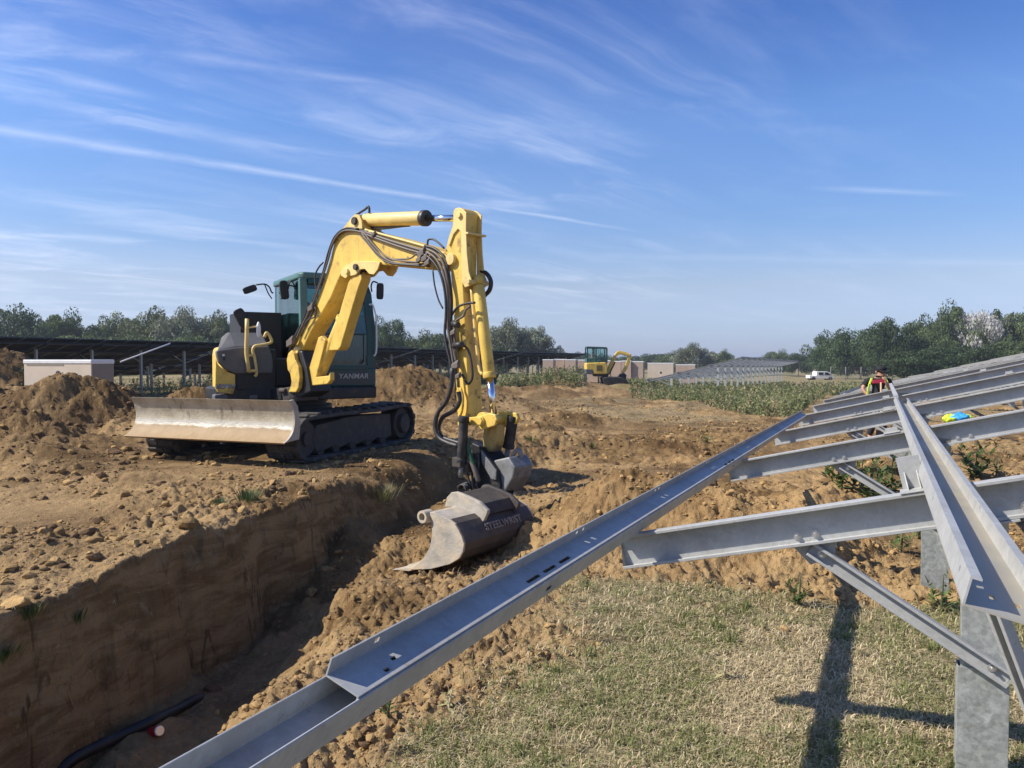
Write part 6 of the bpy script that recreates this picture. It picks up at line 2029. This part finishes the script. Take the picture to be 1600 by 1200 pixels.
def grass():
    rg = np.random.default_rng(31)
    N = 420000
    # density falls with distance so blades keep a similar size on screen
    Y = 1.9 * np.exp(rg.uniform(0, math.log(4.4), N)); u = rg.uniform(-.62, .80, N)
    x = u * Y; y = Y
    g = grass_mask(x, y)
    clump = fbm(x, y, 2.2, 4, seed=201); fine = fbm(x, y, 9, 3, seed=202)
    keep = rg.uniform(size=N) < g * (0.25 + .75 * sm(-.30, .30, clump + .6 * fine))
    x, y, clump, fine = x[keep], y[keep], clump[keep], fine[keep]
    z = ground_fields(x, y)[0]
    n = len(x)
    edge = 1 - sm(-.2, .9, np.abs(y - (5.75 - .3 * (x - .7))))        # greener by the bank and the purlin
    a = (x - TIP0.x) * PERP.x + (y - TIP0.y) * PERP.y
    edge2 = 1 - sm(0.0, .9, a)
    green = sm(.0, .34, fbm(x, y, .75, 3, seed=203) + .55 * edge + .65 * edge2 + .35 * fine - .10)
    isg = rg.uniform(size=n) < .04 + .46 * green
    straw = np.array((.64, .54, .34)); st2 = np.array((.43, .345, .20)); gr = np.array((.165, .19, .06)); gr2 = np.array((.29, .285, .12))
    k = rg.uniform(size=(n, 1))
    col = np.where(isg[:, None], gr * (1 - k) + gr2 * k, straw * (1 - k) + st2 * k) * rg.uniform(.75, 1.25, (n, 1))
    L = np.where(isg, rg.uniform(.03, .085, n), rg.uniform(.03, .085, n)) * (1 + .5 * edge * rg.uniform(size=n))
    lean = np.where(isg, rg.uniform(.35, 1.0, n), rg.uniform(.6, 1.3, n))
    wid = rg.uniform(.0028, .0055, n) * (.7 + .16 * y)
    P0 = np.stack([x, y, z - .002], 1)
    # coarser tufts standing above the rest
    tx, ty, tc = [], [], []
    for _ in range(420):
        Yc = 1.9 * math.exp(rg.uniform(0, math.log(3.6))); xc = rg.uniform(-.5, .75) * Yc
        if grass_mask(np.array([xc]), np.array([Yc]))[0] < .35: continue
        m = int(rg.integers(14, 46)); sg = rg.uniform(.012, .045)
        tx.append(rg.normal(xc, sg, m)); ty.append(rg.normal(Yc, sg, m)); tc.append(np.full(m, rg.uniform()))
    tx, ty, tc = map(np.concatenate, (tx, ty, tc)); tz = ground_fields(tx, ty)[0]; nt = len(tx); kk = rg.uniform(size=(nt, 1))
    tcol = np.where((tc > .35)[:, None], np.array((.13, .165, .05)) * (1 - kk) + np.array((.24, .25, .09)) * kk, np.array((.60, .50, .30)) * (1 - kk) + np.array((.40, .32, .18)) * kk)
    P0 = np.concatenate([P0, np.stack([tx, ty, tz - .002], 1)]); L = np.concatenate([L, rg.uniform(.05, .13, nt)]); col = np.concatenate([col, tcol * rg.uniform(.75, 1.2, (nt, 1))])
    lean = np.concatenate([lean, rg.uniform(.25, 1.0, nt)]); wid = np.concatenate([wid, rg.uniform(.003, .006, nt) * (.7 + .12 * ty)])
    blades('grass', 'short mown grass, part green and part dried to straw', P0, L, col, lean, wid, seed=41)
    # thin scatter of grass further out over the worked ground
    N = 90000
    Y = 9 * np.exp(rg.uniform(0, math.log(6), N)); u = rg.uniform(-.1, .66, N); x = u * Y
    m = sm(.0, .35, fbm(x, Y, .22, 4, seed=111) + .10 * sm(15, 30, Y)) * sm(9, 14, Y) * sm(-.05, .1, u)
    m = np.maximum(m, .9 * np.exp(-((Y - (22 + (u - .28) * 6)) / 4.5) ** 2) * sm(.12, .2, u) * (1 - sm(.42, .5, u)))
    keep = rg.uniform(size=N) < m * .55
    x, y = x[keep], Y[keep]; n = len(x); z = ground_fields(x, y)[0]
    k = rg.uniform(size=(n, 1)); gsel = rg.uniform(size=n) < .6
    col = np.where(gsel[:, None], gr * (1 - k) + gr2 * k, straw * (1 - k) + st2 * k) * rg.uniform(.75, 1.25, (n, 1))
    blades('sparse_grass', 'thin patchy grass over the worked ground in the middle distance', np.stack([x, y, z], 1), rg.uniform(.04, .11, n), col * .62, rg.uniform(.5, 1.2, n), .003 * (.4 + .11 * y), seed=42)
    # straw and roots along the bank edge and by the bucket
    P_, L = [], []
    for (cx, cy, sx_, sy_, m) in ((-1.95, 7.6, .30, .9, 260), (-.25, 6.3, .45, .4, 320), (-2.2, 5.6, .12, .9, 160), (-2.5, 4.6, .15, .5, 90), (.6, 8.6, 1.0, .35, 420), (.2, 6.2, .5, .5, 260), (-.2, 4.9, .35, .6, 160), (1.2, 11, 1.5, .8, 380), (-1.6, 9.4, .3, .8, 160), (8.2, 12.5, 1.2, 1.0, 500)):
        P_.append(np.stack([rg.normal(cx, sx_, m), rg.normal(cy, sy_, m)], 1)); L.append(rg.uniform(.05, .20, m))
    P_ = np.concatenate(P_); L = np.concatenate(L); _s = trench_sq(P_[:, 0], P_[:, 1])
    _k = ~((_s[0] > .05) & (_s[0] < .8) & (_s[1] < 3.5)); P_, L = P_[_k], L[_k]; z = ground_fields(P_[:, 0], P_[:, 1])[0]
    n = len(L); k = rg.uniform(size=(n, 1))
    blades('dry_straw', 'dry straw and torn roots strewn on the soil', np.column_stack([P_, z + .004]), L, (np.array((.50, .40, .25)) * (1 - k) + np.array((.26, .19, .11)) * k), rg.uniform(.85, 1.3, n), rg.uniform(.0025, .005, n), cat='straw', seed=43)


grass()


# ------------------------------------------------------------------ single weeds one can point at
def plant(px, py, h, label, kind='leafy', green=(.085, .13, .035), n=16, cat='plant'):
    c = hit(px, py)
    rg = np.random.default_rng(int(px * 7 + py))
    root = thing('grass_tuft' if kind == 'tuft' else 'weed_plant', c, label, cat)
    mb = MB()
    if kind == 'leafy':
        mb.tube([c - UP * .02, c + Vector((.01, 0, h * .5)), c + Vector((.02, .01, h * .95))], [.008, .006, .003], 6)
        mb.build('stem', M['leaf2'] if green[0] < .2 else M['twig'], root)
    C, N, U, SX, SY, TT = [], [], [], [], [], []
    if kind == 'leafy' and h >= .2: n = n * 3
    for i in range(n):
        if kind == 'tuft':
            a = rg.uniform(0, 6.28); sp_ = rg.uniform(0, h * .7)
            p = np.array((c.x + sp_ * math.cos(a), c.y + sp_ * math.sin(a), c.z + h * .22)); u = np.array((math.cos(a) * .6, math.sin(a) * .6, 1.0)); s = (.008, h * rg.uniform(.5, 1.0)); nn = np.cross(u, (-math.sin(a), math.cos(a), 0.0))
        else:
            ns = 1 if h < .2 else 5
            st = i % ns; sa = st * 2.4 + px
            t = ((i // ns) + .5) / max(1, math.ceil(n / ns)); a = i * 2.4 + rg.uniform(-.5, .5); L = h * (.62 - .38 * t) * (1 if ns == 1 else .55)
            d = np.array((math.cos(a), math.sin(a), .25 + .7 * t - (.5 if green[0] > .2 else 0) + rg.uniform(-.3, .3)))
            base_ = np.array((c.x, c.y, c.z)) + (np.array((math.cos(sa), math.sin(sa), 0)) * h * (.10 + .30 * t) if ns > 1 else 0)
            d /= np.linalg.norm(d); p = base_ + np.array((0, 0, h * (.06 + (.86 - .1 * (st % 3)) * t))) + d * L * .5; u = d; nn = np.cross(d, (-math.sin(a), math.cos(a), 0.0)); s = (L * .34, L)
        C.append(p); N.append(nn * (1 if nn[2] > 0 else -1)); U.append(u); SX.append(s[0]); SY.append(s[1]); TT.append(np.array(green) * rg.uniform(.7, 1.35))
    C, N, U, SX, SY, TT = map(np.array, (C, N, U, SX, SY, TT))
    v, f = quads(C, N, U, SX, SY, .35)
    v = v - np.array(c[:])
    link('leaves', fast_mesh('leaves', v, f, leafmat, np.repeat(TT, 4, 0)), root)
    return root


G1, G2, DRY = (.07, .115, .03), (.10, .145, .045), (.40, .36, .18)
for a in [
    (1247, 945, .22, 'dark green weed at the edge where soil bank meets grass', 'leafy', G1, 22), (1130, 1064, .13, 'pale wilted weed alone in the middle of the grass', 'leafy', DRY, 16), (700, 1112, .11, 'small pale wilted weed on a bare patch near the low purlin', 'leafy', (.33, .33, .16), 14),
    (605, 1118, .10, 'low broad-leaved weed below the low purlin', 'leafy', G1, 18), (1408, 862, .28, 'leafy weed between the brace and the mottled post', 'leafy', G2, 20), (1435, 842, .20, 'weed with one large leaf beside the mottled post', 'leafy', G2, 12),
    (1524, 748, .62, 'tall dark spiky weed right of the channel purlin', 'leafy', G1, 34), (1556, 742, .30, 'small spiky weed right of the tall dark one', 'leafy', G1, 20), (1315, 765, .42, 'bushy weed on the soil bank under the second rafter', 'leafy', G1, 30),
    (1345, 770, .45, 'broad bushy weed in the middle of the bank weeds', 'leafy', (.09, .12, .04), 34), (1392, 775, .50, 'bushy weed at the right of the bank weeds', 'leafy', (.10, .13, .05), 34), (1368, 790, .40, 'low bushy weed in front of the bank weeds', 'leafy', G2, 30), (1300, 752, .35, 'leftmost bushy weed on the soil bank', 'leafy', G1, 26),
    (1470, 955, .26, 'feathery weed at the foot of the mottled post', 'leafy', G2, 18), (1500, 975, .16, 'low weed right of the mottled post foot', 'leafy', G2, 16),
    (388, 782, .20, 'green grass tuft on top of the dug bank', 'tuft', (.10, .145, .06), 120), (345, 790, .14, 'smaller tuft left of the bank top tuft', 'tuft', (.10, .14, .06), 60), (120, 972, .13, 'grass tuft hanging over the trench edge', 'tuft', G2, 70), (45, 962, .12, 'grass tuft near the left end of the trench edge', 'tuft', G2, 60),
    (6, 1030, .16, 'grass tuft cut by the left edge of the photo', 'tuft', G1, 60), (598, 780, .30, 'tuft of dry grass hanging off the bank by the bucket', 'tuft', (.16, .16, .07), 110), (830, 690, .18, 'low green tuft beside the lifting hook', 'tuft', G1, 60),
    (40, 592, .45, 'green leafy weed at the far left by the white-topped crate', 'leafy', G2, 30), (925, 700, .16, 'small dark tuft on the worked ground right of the bucket', 'tuft', G1, 50), (1105, 690, .22, 'dark tuft left of the low purlin end', 'tuft', G1, 60),
]:
    px_, py_, h_, lab, kd, gc, n_ = a
    plant(px_, py_, h_, lab, kd, gc, n_, 'grass tuft' if kd == 'tuft' else 'weed')


# ------------------------------------------------------------------ the air
hm_ = bpy.data.materials.new('pale_air'); hm_.use_nodes = True
T = NT(hm_.node_tree); T.n.clear()
vol = T.node('ShaderNodeVolumePrincipled', ins={'Color': (0.80, 0.88, 1.0), 'Density': 0.00045, 'Anisotropy': 0.2})
om = T.node('ShaderNodeOutputMaterial'); T.l.new(vol.outputs[0], om.inputs['Volume'])
mb = MB(); mb.box(WORLD, -3050, 3050, -3050, 3050, -9.0, 16.0)
hz = mb.build('haze', hm_)
hz['kind'] = 'stuff'; hz['label'] = 'thin pale summer haze over the whole site'
